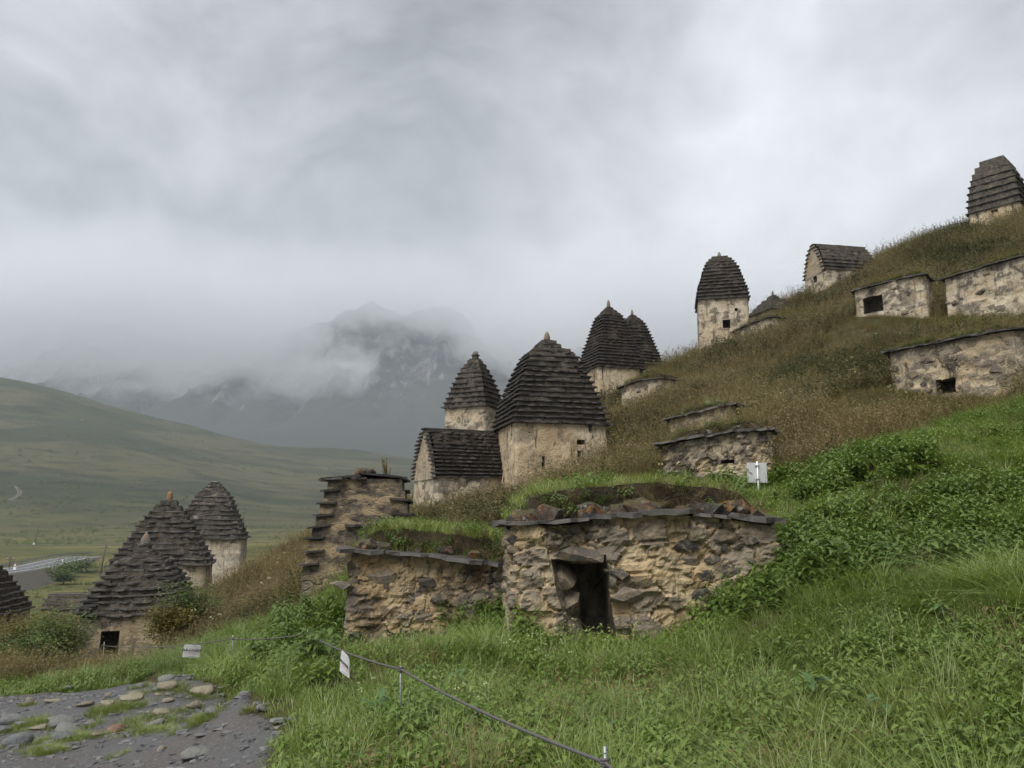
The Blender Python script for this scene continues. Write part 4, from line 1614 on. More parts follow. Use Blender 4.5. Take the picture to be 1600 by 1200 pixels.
    fc = grid_faces(ny, nx)
    b0 = len(T.reshape(-1, 3))
    skirt = T[0].copy(); skirt[:, 2] -= .12
    allv = np.vstack([T.reshape(-1, 3), skirt])
    for i in range(nx - 1):
        fc.append((b0 + i, b0 + i + 1, i + 1, i))
    turf = mesh_obj('turf', allv, fc, M_TURF, e)
    Mw = Matrix.Translation(e.location) @ Matrix.Rotation(th, 4, 'Z')
    npt = int(L * depth * (26 if turf_kind == 'green' else 20) * turf_density)
    pts = []
    for _ in range(npt):
        j, i = rs.uniform(0.6, ny - 1.01), rs.uniform(0, nx - 1.01)
        q = T[int(j), int(i)]
        p = Mw @ Vector((q[0] + rs.uniform(-.06, .06), q[1] + rs.uniform(-.08, .08), q[2] - .01))
        pts.append(p)
    hang = []
    for _ in range(int(L * 34)):
        i, k_ = rs.uniform(0, nx - 1.01), rs.random()
        q = T[0][int(i)] * (1 - k_) + T[1][int(i)] * k_
        hang.append(Mw @ Vector((q[0] + rs.uniform(-.06, .06), q[1] - .03, q[2] - .03)))
    TURF.append((hang, 'edge'))
    TURF.append((pts, turf_kind))
    for i in range(boulders):
        s = (i + .5 + rs.uniform(-.3, .3)) / boulders * (L - .1)
        sz = boulder_size * rs.uniform(.65, 1.25)
        o = bpy.data.objects.new('stone', rs.choice(TOP_ROCKS))
        COL.objects.link(o)
        o.parent = e
        o.scale = (sz * rs.uniform(1.1, 1.7), sz * 1.15, sz * rs.uniform(.75, 1.2))
        o.location = (s, rs.uniform(.10, .22), ztop(s) + .02 + sz * bury)
        o.rotation_euler = (rs.uniform(-.2, .2), rs.uniform(-.2, .2), rs.uniform(-.5, .5))
    if stones:
        gz0 = [float(v) - zb for v in gz]
        rocks_on_wall(e, (0, 0), (L, 0), lambda x, y: gz0[0] + (gz0[1] - gz0[0]) * x / L - .05, lambda x, y: ztop(x) - .05, stones, stone_size, seed + 40, holes, shapes=None)
        if 'l' in sides:
            rocks_on_wall(e, (0, depth * .8), (0, 0), lambda x, y: gz0[0], lambda x, y: ztop(0) - .05, max(2, stones // 8), stone_size, seed + 41)
    tag(e, label, 'tomb', group)
    return e, L, ztop, zb


# ------------------------------------------------------------------ the tombs
PYR = [(0, 1), (.5, .62), (.9, .2), (1, .12)]
DOME = [(0, 1), (.22, .93), (.46, .79), (.68, .68), (.84, .53), (.95, .34), (1, .14)]
P_D = [(0, 1), (.25, .88), (.48, .74), (.68, .60), (.80, .50), (.86, .38), (.90, .24), (.95, .22), (1, .10)]
P_F = [(0, 1), (.3, .80), (.6, .58), (.8, .36), (.93, .16), (1, .12)]
P_G = [(0, 1), (.22, .89), (.46, .71), (.76, .50), (.86, .40), (.93, .24), (1, .10)]
P_B = [(0, 1), (.2, .86), (.45, .66), (.65, .50), (.78, .40), (.88, .28), (1, .15)]
P_C = [(0, 1), (.18, .88), (.40, .73), (.62, .58), (.75, .47), (.85, .35), (.94, .20), (1, .12)]
P_A = [(0, 1), (.16, .90), (.38, .80), (.60, .62), (.74, .48), (.80, .36), (.86, .22), (1, .12)]

# centre of the group
tower('large square tomb with dark beehive roof and tan walls, beside the gabled tomb', 856, 25.6, 3.30, 14, 663, 534, P_D, 17, M_PLASTER, M_RISER, SLABS_DARK, per=4,
      openings=((0, .655, .745, .50, .66, .5), (0, .66, .70, .85, 1.2, .3), (0, .285, .315, 1.05, 1.45, .3)), fin=(.34, .12, M_FINIAL_TAN, True), seed=3, base_drop=.8, clear=2.2)
gable_house('gabled tomb with very dark stepped roof, left of the large square tomb', 683, 24.2, 2.9, 2.3, 27, 745, 672, [(0, 1), (.35, .86), (.7, .62), (.92, .38), (1, .16)], 13,
            M_PLASTER_PALE, M_RISER_DARK, SLABS_DARK, per=4, seed=5, base_drop=.9)
tower('square tomb with tall pyramid roof and no finial, behind the gabled tomb', 742, 36, 2.35, -24, 636, 556, P_F, 11, M_PLASTER_PALE, M_RISER, SLABS_DARK, per=3, fin=(.20, .16, M_FINIAL_GREY, False), seed=6, base_drop=1.2)
tower('tall cream tomb with pointed brown stepped roof, highest of the centre group', 953, 39.5, 2.75, 20, 575, 482, P_G, 20, M_PLASTER, M_RISER_DARK, SLABS_DARK, per=3,
      fin=(.45, .12, M_FINIAL_TAN, True), seed=8, base_drop=1.0, over=.08)
tower('steep dark stepped roof mostly hidden behind the tall cream tomb', 990, 44.5, 2.7, 18, 573, 494, P_G, 18, M_PLASTER, M_RISER_DARK, SLABS_DARK, per=2, fin=(.40, .10, M_FINIAL_TAN, True), seed=9, base_drop=1.0, over=.08)
# skyline
tower('slender tomb with domed dark roof on the skyline, black square hole in wall', 1127, 46, 3.15, -12, 467, 404, DOME, 13, M_PLASTER_PALE, M_RISER_DARK, SLABS_DARK, per=3,
      openings=((0, .47, .62, 1.35, 1.86, .9), (0, .72, .78, .66, .86, .5)), fin=(.42, .13, M_FINIAL_GREY, True), seed=10, base_drop=.8)
gable_house('pale gabled tomb on the skyline, small square window in its gable', 1290, 48.5, 3.75, 2.7, 10, 420, 384, [(0, 1), (.4, .82), (.75, .56), (1, .22)], 8,
            M_PLASTER_PALE, M_RISER, SLABS_DARK, per=3, openings=((3, .42, .58, .12, .55, .6), (0, .03, .05, .05, .07, .1))[:1], seed=12, base_drop=.8)
tower('small low stepped roof with a spike between the two skyline tombs', 1209, 48.5, 2.5, 20, 486, 464, PYR, 5, M_PLASTER_PALE, M_RISER, SLABS_DARK, per=3, fin=(.42, .10, M_FINIAL_GREY, True), seed=13, base_drop=1.0)
tower('blunt stepped tomb at the very top of the slope by the right edge', 1562, 44, 2.95, 43, 322, 253, [(0, 1), (.3, .93), (.6, .80), (.82, .62), (.93, .42), (1, .22)], 8, M_PLASTER, M_RISER, SLABS_DARK, per=3,
      openings=((3, .45, .58, .12, .30, .5),), seed=14, base_drop=1.2, clear=3.0)
# lower left
tower('nearest of the three lower towers, sagging mossy roof and low doorway', 218, 21.5, 2.62, 14, 962, 854, P_A, 11, M_RUBBLE_PALE, M_RISER, SLABS, per=4, tilt=.035, sagz=.10,
      openings=((0, .24, .42, .36, .95, .8),), fin=(.36, .13, M_FINIAL_GREY, True), seed=15, base_drop=.5, jitter=.03, over=.10, clear=4.0)
tower('middle of the three lower towers, broad stepped roof topped by an orange lichen stone', 257, 29, 3.35, 17, 884, 784, P_B, 12, M_PLASTER_PALE, M_RISER, SLABS, per=4, fin=(.36, .12, M_FINIAL_ORANGE, False), seed=16, jitter=.04, clear=3.0)
tower('rearmost of the three lower towers, pale patched roof without finial over white plaster', 330, 37, 3.25, 14, 842, 756, P_C, 12, M_PLASTER_WHITE, M_RISER_PALE, SLABS, per=3, fin=(.12, .18, M_FINIAL_GREY, False), seed=17, jitter=.04, clear=4.0,
      openings=((0, .40, .48, .55, .95, .4),))
tower('dark stepped roof cut off by the left edge, behind the green bush', -40, 29, 2.9, 8, 964, 876, P_C, 9, M_PLASTER, M_RISER_DARK, SLABS, per=3, seed=18)
gable_house('low mossy ruin of slate ledges between the left edge tower and the sagging tower', 62, 36, 2.9, 2.2, 4, 953, 929, [(0, 1), (.5, .8), (1, .35)], 3, M_RUBBLE, M_RISER, SLABS, per=3, seed=19)

# stepped ruin behind the long low tomb
ruin = tower('tall broken stepped ruin with a few slates jutting from its left edge', 570, 17.2, 2.55, 6, 905, 751, [(0, 1.02), (.3, .93), (.55, .84), (.8, .74), (1, .66)], 8, M_RUIN, M_RUINTOP, SLABS_DARK, per=3,
             skip=.45, over=.12, seed=21, jitter=.08, amp=.08, base_drop=.5, thick=.04, group='stepped stone tombs')
for i in range(3):
    pass


# nearest tomb with the doorway
def bulge1(x, y, z):
    lo = np.exp(-((x - .42) / .42) ** 2 - ((z - .95) / .6) ** 2) * .12 + np.exp(-((x - .35) / .3) ** 2 - ((z - 1.75) / .25) ** 2) * .06
    lo = lo + np.exp(-((x - 1.75) / .3) ** 2 - ((z - 1.25) / .22) ** 2) * .08 + np.exp(-((x - 1.9) / .3) ** 2 - ((z - .6) / .35) ** 2) * .07
    return np.where(y < .2, lo, 0)


def inner1(base, q, k, tt):
    c = base.mean(0)
    s = (base - c) @ tt
    left = np.clip(-s / .3, 0, 1)
    q = q + np.outer(left * k * .34, tt)
    q[:, 2] = q[:, 2] - np.where(base[:, 2] > c[2] + .3, .14 * k, 0)
    return q


def warp1(s, z):
    # the doorway leans: right jamb slopes out towards the foot, left one bellies
    k = np.exp(-((s - 1.42) / .35) ** 2) * (s < 3.6)
    low = np.clip((1.55 - z) / 1.3, -.2, 1)
    a = k * (.20 * low - .17)
    k2 = np.exp(-((s - .62) / .28) ** 2) * (s < 3.6)
    a = a + k2 * (.10 * np.sin(z * 3.1) + .03)
    b = np.exp(-((s - .75) / .35) ** 2 - ((z - 1.62) / .3) ** 2) * (s < 3.6) * -.06
    return a, b


t1, L1, zt1, zb1 = low_tomb('nearest low tomb with open doorway in its rubble wall, lichened stones on top', (796, 820, 9.7), (1216, 836, 9.75), 2.9, [(0, 822), (.15, 818), (.42, 808), (.58, 803), (.80, 810), (1, 823)],
                            M_RUBBLE, base_drop=.35, opening=(.16, .39, 868, 1012), slab_len=.55, stones=46, stone_size=.25, boulders=21, boulder_size=.31, turf_h=.36, turf_kind='green', seed=31, amp=.10,
                            res=.030, strata=.05, bulge=bulge1, inner=inner1, hole_depth=.85, turf_back=.12, freq=2.2, turf_in=.16, cell=.25, relief=.10, warp=warp1, bury=.22)
for (nm, k, fx, yy, zz, sc, rt) in (('lintel', 4, .265, -.01, zat(868, 9.8) - zb1, (.74, .26, .22), (0, .05, 0)),
                                    ('stone', 7, .20, .26, zat(985, 9.9) - zb1, (.62, .7, .52), (.1, .1, .5)),
                                    ('stone', 1, .205, .24, zat(945, 9.9) - zb1, (.66, .6, .50), (.2, -.1, .3)),
                                    ('stone', 5, .19, .27, zat(903, 9.9) - zb1, (.50, .6, .50), (-.1, .15, .6)),
                                    ('stone', 10, .16, .10, zat(925, 9.9) - zb1, (.42, .4, .55), (0, .1, .3)),
                                    ('stone', 2, .39, .02, zat(895, 9.9) - zb1, (.42, .30, .17), (0, .1, 0)),
                                    ('stone', 9, .425, .0, zat(925, 9.9) - zb1, (.50, .30, .22), (0, -.1, 0)),
                                    ('stone', 3, .43, .05, zat(975, 9.9) - zb1, (.40, .32, .42), (0, .2, .1))):
    o = bpy.data.objects.new(nm, WALL_ROCKS[k])
    COL.objects.link(o)
    o.parent = t1
    o.location = (L1 * fx, yy, zz)
    o.scale = sc
    o.rotation_euler = rt

# long low tomb left of it
t2, L2, zt2, zb2 = low_tomb('long low rust stained tomb with grassy roof, left of the doorway tomb', (538, 862, 12.0), (806, 888, 11.9), 2.4, [(0, 863), (.3, 867), (.6, 875), (1, 889)],
                            M_RUBBLE2, base_drop=.5, slab_len=.7, stones=7, stone_size=.28, boulders=6, cell=.36, relief=.045, strata=.05, boulder_size=.26, turf_h=.34, turf_kind='green', seed=33, amp=.07, res=.04, turf_density=2.4, turf_in=.2)
low_tomb('small low tomb of dark and tan rubble right behind the white signboard', (1032, 696, 16.7), (1204, 676, 15.9), 1.2, [(0, 697), (.3, 688), (.6, 677), (1, 673)], M_RUBBLE_PALE, strata=.05, stones=26, stone_size=.15, cell=.17, relief=.07, boulders=5, boulder_size=.22,
         turf_h=.22, seed=35, amp=.06, res=.05, opening=(.55, .68, 719, 725), hole_depth=.3)
low_tomb('nearly buried tomb showing only its slate edge and a strip of wall', (1043, 656, 20.8), (1146, 634, 20.0), .9, [(0, 657), (.5, 645), (1, 632)], M_RUBBLE_PALE, stones=10, stone_size=.14, turf_h=.2, seed=37, amp=.05, res=.09)
low_tomb('low tomb with small black square hole at its foot, nearest the right edge', (1386, 552, 22.4), (1600, 520, 19.8), 2.4, [(0, 552), (.3, 541), (.6, 529), (.85, 519), (1, 516)], M_RUBBLE_PALE, stones=14, stone_size=.2,
         boulders=6, boulder_size=.22, turf_h=.2, seed=39, amp=.06, res=.08, opening=(.36, .50, 592, 614), shapes=SLABS_DARK, slab_len=.6)
low_tomb('low tomb high on the slope with wide dark opening under a slab', (1333, 456, 32.4), (1446, 430, 30.6), 1.5, [(0, 456), (.35, 446), (.7, 436), (1, 430)], M_PLASTER_PALE, stones=6, stone_size=.22, turf_h=.22, seed=41,
         amp=.07, res=.10, opening=(.12, .40, 463, 488), shapes=SLABS_DARK, slab_len=.8)
low_tomb('long pale tomb with curved slate edge, below the topmost tower', (1472, 436, 30.0), (1640, 392, 27.0), 2.6, [(0, 437), (.3, 424), (.6, 409), (.8, 400), (1, 394)], M_PLASTER_PALE, stones=9, stone_size=.22, turf_h=.22,
         seed=43, amp=.06, res=.10, shapes=SLABS_DARK, slab_len=.8)
low_tomb('short tomb wall beside the tall cream tomb, brown grass on its roof', (968, 607, 34.4), (1034, 590, 32.2), 2.0, [(0, 607), (.5, 596), (1, 592)], M_PLASTER_PALE, stones=6, stone_size=.2, turf_h=.25, seed=45, amp=.05, res=.10, shapes=SLABS_DARK)
low_tomb('tiny slanting tomb wall beside the domed skyline tomb', (1146, 520, 44.5), (1206, 495, 41.5), 2.2, [(0, 520), (.5, 506), (1, 496)], M_PLASTER_PALE, stones=4, stone_size=.22, turf_h=.25, seed=47, amp=.05, res=.12, shapes=SLABS_DARK)


# loose things on the ruin and slope
def rock_thing(name, loc, scl, mat, seed, label, cat, group=None, rot=0.0, subdiv=3, jit=.45):
    me = rock_mesh(name, seed, mat, subdiv, jit=jit)
    o = mesh_obj(name, None, None, me=me)
    o.location = loc
    o.scale = scl
    o.rotation_euler = (random.uniform(-.15, .15), random.uniform(-.15, .15), rot)
    tag(o, label, cat, group)
    return o


p = P(570, 741, 16.9)
rock_thing('boulder', p, (.62, .5, .34), M_TOPSTONE, 71, 'mossy orange boulder lying on top of the stepped ruin', 'boulder')
for i, (px, py, dd, s, lb) in enumerate(((1228, 690, 17.6, .8, 'grey collapsed stone block in brown grass right of the small rubble tomb'), (1245, 700, 17.4, .5, 'smaller grey stone lying beside the collapsed block in brown grass'),
                                         (1215, 705, 17.0, .45, 'lowest broken stone at the corner of the small rubble tomb'))):
    q = P(px, py, dd)
    q.z = g1(q.x, q.y) + s * .25
    rock_thing('boulder', q, (s * 1.3, s, s * .8), M_WALLSTONE, 80 + i, lb, 'boulder', 'boulders on the slope', rot=i)
for i, (px, py, dd, s) in enumerate(((540, 915, 11.9, .16),)):
    q = P(px - 12, py - 2, dd + .1)
    o = bpy.data.objects.new('stone', WALL_ROCKS[2])
    COL.objects.link(o)
    o.parent = t2
    o.location = (-.06, .1, zat(913, 12.3) - zb2)
    o.scale = (.5, .35, .16)

# boulders on the far meadow
specs = [(128, 657, 4.5, 'left of the pair of pale boulders high on the far hill'), (122, 667, 3.5, 'lower boulder under the pale pair on the far hill'), (301, 666, 5, 'lone whitish boulder on the far hillside above the stepped roofs'),
         (190, 754, 4, 'pale boulder lowest on the far meadow, left of the three lower towers'), (274, 748, 3, 'small pale boulder right of the lowest one on the far meadow'), (212, 748, 3, 'grey boulder between the two small pale ones on the far meadow'),
         (72, 731, 2.5, 'tiny boulder near the left edge of the far meadow'), (400, 692, 3, 'pale boulder on the ridge line of the far hill'), (432, 685, 3.5, 'pale boulder just beyond the ridge of the far hill'),
         (385, 733, 2.5, 'tiny grey boulder below the ridge, above the rearmost lower tower'), (465, 737, 3.5, 'grey boulder on the meadow left of the stepped ruin'), (20, 770, 4.5, 'dark boulder beside the curved wheel tracks')]
for i, (px, py, s, lb) in enumerate(specs):
    q = valley_at(px, py, 400, 1500)
    k = s * q.y / 1200 * .42
    rock_thing('boulder', q + Vector((0, 0, k * .2)), (k * 1.5, k, k), M_PATHTAN, 100 + i, lb, 'boulder', 'boulders on the far meadow', rot=i, subdiv=2)

# white signboard seen from behind
b = P(1184, 757, 14.3)
gz = g1(b.x, b.y)
e = empty('signboard', (b.x, b.y, gz), 0.12)
zt, zbm = P(1184, 723, 14.3).z - gz, P(1184, 754, 14.3).z - gz
v, f = box_vf(-.19, .19, .0, .012, zbm, zt); mesh_obj('panel', v, f, M_WHITE, e, False)
v, f = tube([(0, -.02, -.3), (0, -.02, zt + .025)], .016, 8); mesh_obj('post', v, f, M_WHITEPOST, e)
for zz in (zbm + .06, zt - .06):
    v, f = box_vf(-.035, .035, -.04, -.002, zz - .01, zz + .01); mesh_obj('bracket', v, f, M_STEEL, e, False)
tag(e, 'blank white signboard seen from behind on a thin post above the doorway tomb', 'sign')

# ------------------------------------------------------------------ rope fence
posts = [(945, 1166, 3.05, 'nearest rope post of twisted steel at the bottom of the photo'), (626, 1041, 5.3, 'thin steel rope post nearest to the front edge sign, knotted rope on it'),
         (481, 983, 8.4, 'thin steel rope post where the rope turns, by the long low tomb'), (364, 992, 10.8, 'slim rope post half sunk in nettles between the two notices'), (163, 1003, 16.0, 'far rope post before the doorway of the sagging tower')]
rope_at = [(945, 1192), (626, 1046), (481, 990), (364, 998), (163, 1009)]
knots = []
for (px, py, dd, lb), (rx, ry) in zip(posts, rope_at):
    top = P(px, py, dd)
    gz = g1(top.x, top.y)
    e = empty('rope_post', (top.x, top.y, gz))
    h = top.z - gz
    v, f = tube([(0, 0, -.25), (0.004, 0, h * .5), (0, 0, h)], .0065, 8)
    mesh_obj('rod', v, f, M_STEEL, e)
    n_r = int(h / .03)
    parts = []
    for k in range(n_r):          # ribs of the twisted bar
        z = k * .03
        ring_p = [(.0072 * math.cos(a), .0072 * math.sin(a), z + .012 * a / 6.28) for a in np.linspace(0, 6.28, 9)]
        parts.append(tube(ring_p, .0022, 4))
    v, f = merge(parts)
    mesh_obj('rib', v, f, M_STEEL, e)
    tag(e, lb, 'post', 'posts of the rope fence')
    kx = P(rx, ry, dd)
    knots.append(kx)
line = []
far_end = P(80, 1048, 13.5)
seq = [P(1090, 1290, 2.0)] + knots + [far_end]
for i in range(len(seq) - 1):
    a, b = seq[i], seq[i + 1]
    for k in range(12):
        t = k / 12
        q = a.lerp(b, t)
        q.z -= .05 * (b - a).length / 5 * 4 * t * (1 - t)
        line.append(q)
line.append(seq[-1])
parts = [tube(line, .0062, 8)]
# twisted strand on the near length
L_acc = 0.0
strand = []
for ph in (0, 2.09, 4.19):
    strand = []
    acc = 0
    for i in range(len(line) - 1):
        a, b = line[i], line[i + 1]
        if a.y > 9.0:
            break
        sub = max(2, int((b - a).length / .009))
        for k in range(sub):
            q = a.lerp(b, k / sub)
            ang = (acc + (b - a).length * k / sub) * 2 * math.pi / .055 + ph
            t = (b - a).normalized()
            s = t.cross(Vector((0, 0, 1))).normalized()
            u = s.cross(t)
            strand.append(q + (s * math.cos(ang) + u * math.sin(ang)) * .0042)
        acc += (b - a).length
    parts.append(tube(strand, .0042, 4))
rope_e = empty('rope', knots[1])
v, f = merge(parts)
mesh_obj('line', [Vector(q) - knots[1] for q in v], f, M_ROPE, rope_e)
for kx in knots:
    pts = []
    for a in np.linspace(0, 6 * math.pi, 40):
        pts.append(kx - knots[1] + Vector((.013 * math.cos(a), .013 * math.sin(a) + .001, -.014 + .03 * a / (6 * math.pi))))
    v, f = tube(pts, .006, 6)
    mesh_obj('knot', v, f, M_ROPE, rope_e)
tag(rope_e, 'long grey twisted rope strung along thin posts across the grass', 'rope', kind=None)


def notice(c, wd, ht, rz, roll, tiltx, label):
    e = empty('notice_sheet', c, rz)
    e.rotation_euler = (tiltx, roll, rz)
    nx, nz = 9, 7
    V = []
    for s in (0, 1):
        for j in range(nz):
            for i in range(nx):
                x = wd * (i / (nx - 1) - .5)
                z = -ht * j / (nz - 1)
                V.append((x, .008 * math.sin(x * 18) * (j / (nz - 1)) + s * .0012, z))
    n0 = nx * nz
    Fc = []
    for j in range(nz - 1):
        for i in range(nx - 1):
            a = j * nx + i
            Fc.append((a, a + nx, a + nx + 1, a + 1))
            Fc.append((n0 + a, n0 + a + 1, n0 + a + nx + 1, n0 + a + nx))
    mesh_obj('sheet', V, Fc, M_PAPER, e)
    cu = bpy.data.curves.new('bold_word', 'FONT')
    cu.body = 'DUR-LUVAEZIR'
    cu.size = .052 * wd / .29
    cu.align_x = 'CENTER'
    cu.extrude = .0004
    cu.offset = .0016
    cu.materials.append(M_PAPERINK)
    o = bpy.data.objects.new('bold_word', cu)
    COL.objects.link(o)
    o.parent = e
    o.location = (0, -.012, -ht * .50)
    o.rotation_euler = (math.pi / 2, 0, 0)
    o.scale = (.92, 1, 1)
    bpy.context.view_layer.update()
    wm = bpy.data.meshes.new_from_object(o.evaluated_get(bpy.context.evaluated_depsgraph_get()))
    wo_ = mesh_obj('bold_word', None, None, None, e, me=wm)
    wo_.location, wo_.rotation_euler, wo_.scale = o.location, o.rotation_euler, o.scale
    bpy.data.objects.remove(o)
    wo_.name = 'bold_word'
    for sx in (-.46, .46):
        v, f = tube([(wd * sx, 0, -.012), (wd * sx, -.004, .012)], .003, 5)
        mesh_obj('tie', v, f, M_ROPE, e)
    tag(e, label, 'notice', 'notices hung on the rope')


def rope_z(px, lo, hi):
    best = None
    for q in line:
        u = 800 + F * q.x / (q.y * math.cos(PITCH) + q.z * math.sin(PITCH))
        if best is None or abs(u - px) < best[0]:
            best = (abs(u - px), q)
    return best[1]


fine = []
for i in range(len(line) - 1):
    for k in range(12):
        fine.append(line[i].lerp(line[i + 1], k / 12))
line, keep = fine, line
q1 = rope_z(303, 0, 0)
q2 = rope_z(540, 0, 0)
notice(q1 + Vector((0, -.02, -.004)), .235, .185, .35, .10, .15, 'white notice sheet on the rope before the green bank, left of the two')
notice(q2 + Vector((0, -.02, -.004)), .175, .185, -.95, .25, .1, 'white notice sheet hanging askew near the long low tomb, right of the two')

# ------------------------------------------------------------------ stones on the path
STONES = [(255, 1066, 27, 14, 'g', 'smooth grey stone at the far edge of the path'), (259, 1077, 36, 17, 't', 'jagged tan rock just below the smooth grey stone at the path edge'), (220, 1075, 18, 8, 'g', ''),
          (167, 1091, 13, 9, 't', ''), (208, 1090, 22, 9, 't', ''), (162, 1106, 26, 15, 't', 'chunky tan rock with turf before it, mid path'), (203, 1097, 42, 10, 't', 'long flat tan rock joined to the mossy hump'),
          (247, 1091, 14, 5, 't', ''), (258, 1100, 22, 8, 't', ''), (312, 1083, 34, 17, 't', 'jagged tan rock on a grassy hump at the right of the path'), (298, 1109, 22, 15, 't', 'pointed tan rock beside a small grass tuft'),
          (344, 1080, 11, 4, 'g', ''), (250, 1120, 25, 9, 't', 'cream flat stone in the middle of the path'), (298, 1128, 13, 8, 't', ''), (334, 1119, 28, 11, 'g', 'wide grey stone at the end of the grass strip'),
          (236, 1136, 32, 9, 'g', 'flat grey stone half in the grass strip'), (175, 1144, 30, 14, 'r', 'reddish brown stone, the only red one on the path'), (150, 1154, 18, 7, 't', ''), (42, 1101, 15, 14, 't', 'upright pale stone near the left edge'),
          (78, 1099, 24, 7, 't', ''), (125, 1108, 32, 6, 't', 'flat cream slab flush with the path'), (84, 1130, 24, 16, 'g', 'brownish grey stone behind the blue grey one'), (94, 1137, 36, 17, 'g', 'blue grey tilted cobble in the turf'),
          (100, 1147, 50, 15, 'g', 'long blue grey cobble in the turf, in front of the tilted one'), (94, 1158, 36, 14, 'g', 'rounded grey cobble nearest in the turf cluster'), (52, 1145, 28, 8, 't', ''), (34, 1135, 24, 10, 'g', ''),
          (16, 1131, 38, 16, 'g', 'broad grey stone at the left edge'), (6, 1122, 20, 8, 'g', ''), (3, 1145, 18, 12, 'g', ''), (19, 1163, 44, 26, 'g', 'largest grey white boulder in the left corner of the path'), (78, 1179, 22, 7, 'g', ''),
          (117, 1175, 13, 4, 'g', ''), (250, 1178, 14, 10, 't', 'small white stone alone low on the path'), (302, 1186, 38, 16, 'g', 'flat grey embedded stone at the bottom of the path'), (183, 1187, 15, 5, 'g', ''), (180, 1196, 14, 4, 'g', ''),
          (406, 1114, 14, 9, 'g', 'small round grey stone on the bare soil by the grass'), (381, 1112, 9, 7, 'g', ''), (385, 1117, 8, 6, 't', ''), (430, 1145, 14, 6, 't', 'pale stone on the bare brown soil'), (362, 1102, 10, 5, 'g', ''),
          (141, 1137, 20, 9, 'g', ''), (103, 1078, 17, 9, 'g', ''), (312, 1157, 18, 4, 'g', ''), (398, 1055, 11, 5, 'g', ''), (60, 1160, 10, 5, 'g', ''), (215, 1110, 9, 4, 'g', ''), (275, 1150, 9, 4, 'g', ''), (350, 1140, 9, 4, 'g', '')]
PATH_STONE_POS = []
PS = {k: [rock_mesh('path_stone_shape', 300 + i + 20 * j, m_, 3, jit=(.25 if k == 'g' else .5)) for i in range(5)] for j, (k, m_) in enumerate((('g', M_PATHGREY), ('t', M_PATHTAN), ('r', M_PATHRED)))}
for i, (px, py, wpx, hpx, k, lb) in enumerate(STONES):
    q = hit(px, py + hpx * .4)
    s = q.y / F
    o = bpy.data.objects.new('path_stone', PS[k][i % 5])
    COL.objects.link(o)
    W_, H_ = wpx * s * 1.2, hpx * s * 1.15
    o.scale = (W_, W_ * .9, max(H_ * 1.1, W_ * .26))
    o.location = (q.x, q.y + W_ * .2, q.z + .03 + H_ * .22)
    o.rotation_euler = (random.uniform(-.15, .15), random.uniform(-.2, .2), random.uniform(-.6, .6))
    PATH_STONE_POS.append((q.x, q.y + W_ * .2, W_))
    if not lb:
        lb = {'g': 'small plain grey stone bedded in the path gravel', 't': 'small plain tan stone bedded in the path gravel'}[k]
        tag(o, lb, 'stone', 'small %s stones bedded in the path' % ('grey' if k == 'g' else 'tan'))
    else:
        tag(o, lb, 'stone', 'stones on the path')

# slate chips on the path, too many to count
def chips():
    parts = []
    rs = random.Random(5)
    n = 0
    while n < 2200:
        y = rs.uniform(4.0, 12.5)
        x = rs.uniform(-8.5, -1.2)
        if not on_path(np.array([x]), np.array([y]))[0]:
            continue
        n += 1
        s = rs.uniform(.012, .05) * (1 if rs.random() < .9 else 1.7)
        z = g1(x, y) + .03 + 0.035 * float(fbm(x * 2.3, y * 2.3, 1.0, 4, 40))
        a = rs.uniform(0, 6.28)
        V = []
        for zz, k in ((0, 1), (s * .35, .8)):
            for q in range(5):
                an = a + q * 1.2566 + rs.uniform(-.3, .3)
                V.append((x + s * k * math.cos(an), y + s * .7 * k * math.sin(an), z + zz + rs.uniform(-.004, .004)))
        Fc = [(5, 6, 7, 8, 9)] + [(q, (q + 1) % 5, 5 + (q + 1) % 5, 5 + q) for q in range(5)]
        parts.append((V, Fc))
    v, f = merge(parts)
    m, N = material('slate_chip')
    isl = N.new('ShaderNodeNewGeometry').outputs['Random Per Island']
    surface(N, N.mix(isl, (0.04, 0.041, 0.046), (0.15, 0.148, 0.146)), 0.5, None, 0.45)
    o = mesh_obj('gravel', v, f, m, smooth=False)
    tag(o, kind='stuff')


chips()

# ------------------------------------------------------------------ plants: prototypes
PROTO = {}


def proto_collection(name, meshes):
    c = bpy.data.collections.new(name)
    for i, me in enumerate(meshes):
        o = bpy.data.objects.new('%s_%02d' % (name, i), me)
        c.objects.link(o)
    PROTO[name] = (c, len(meshes))


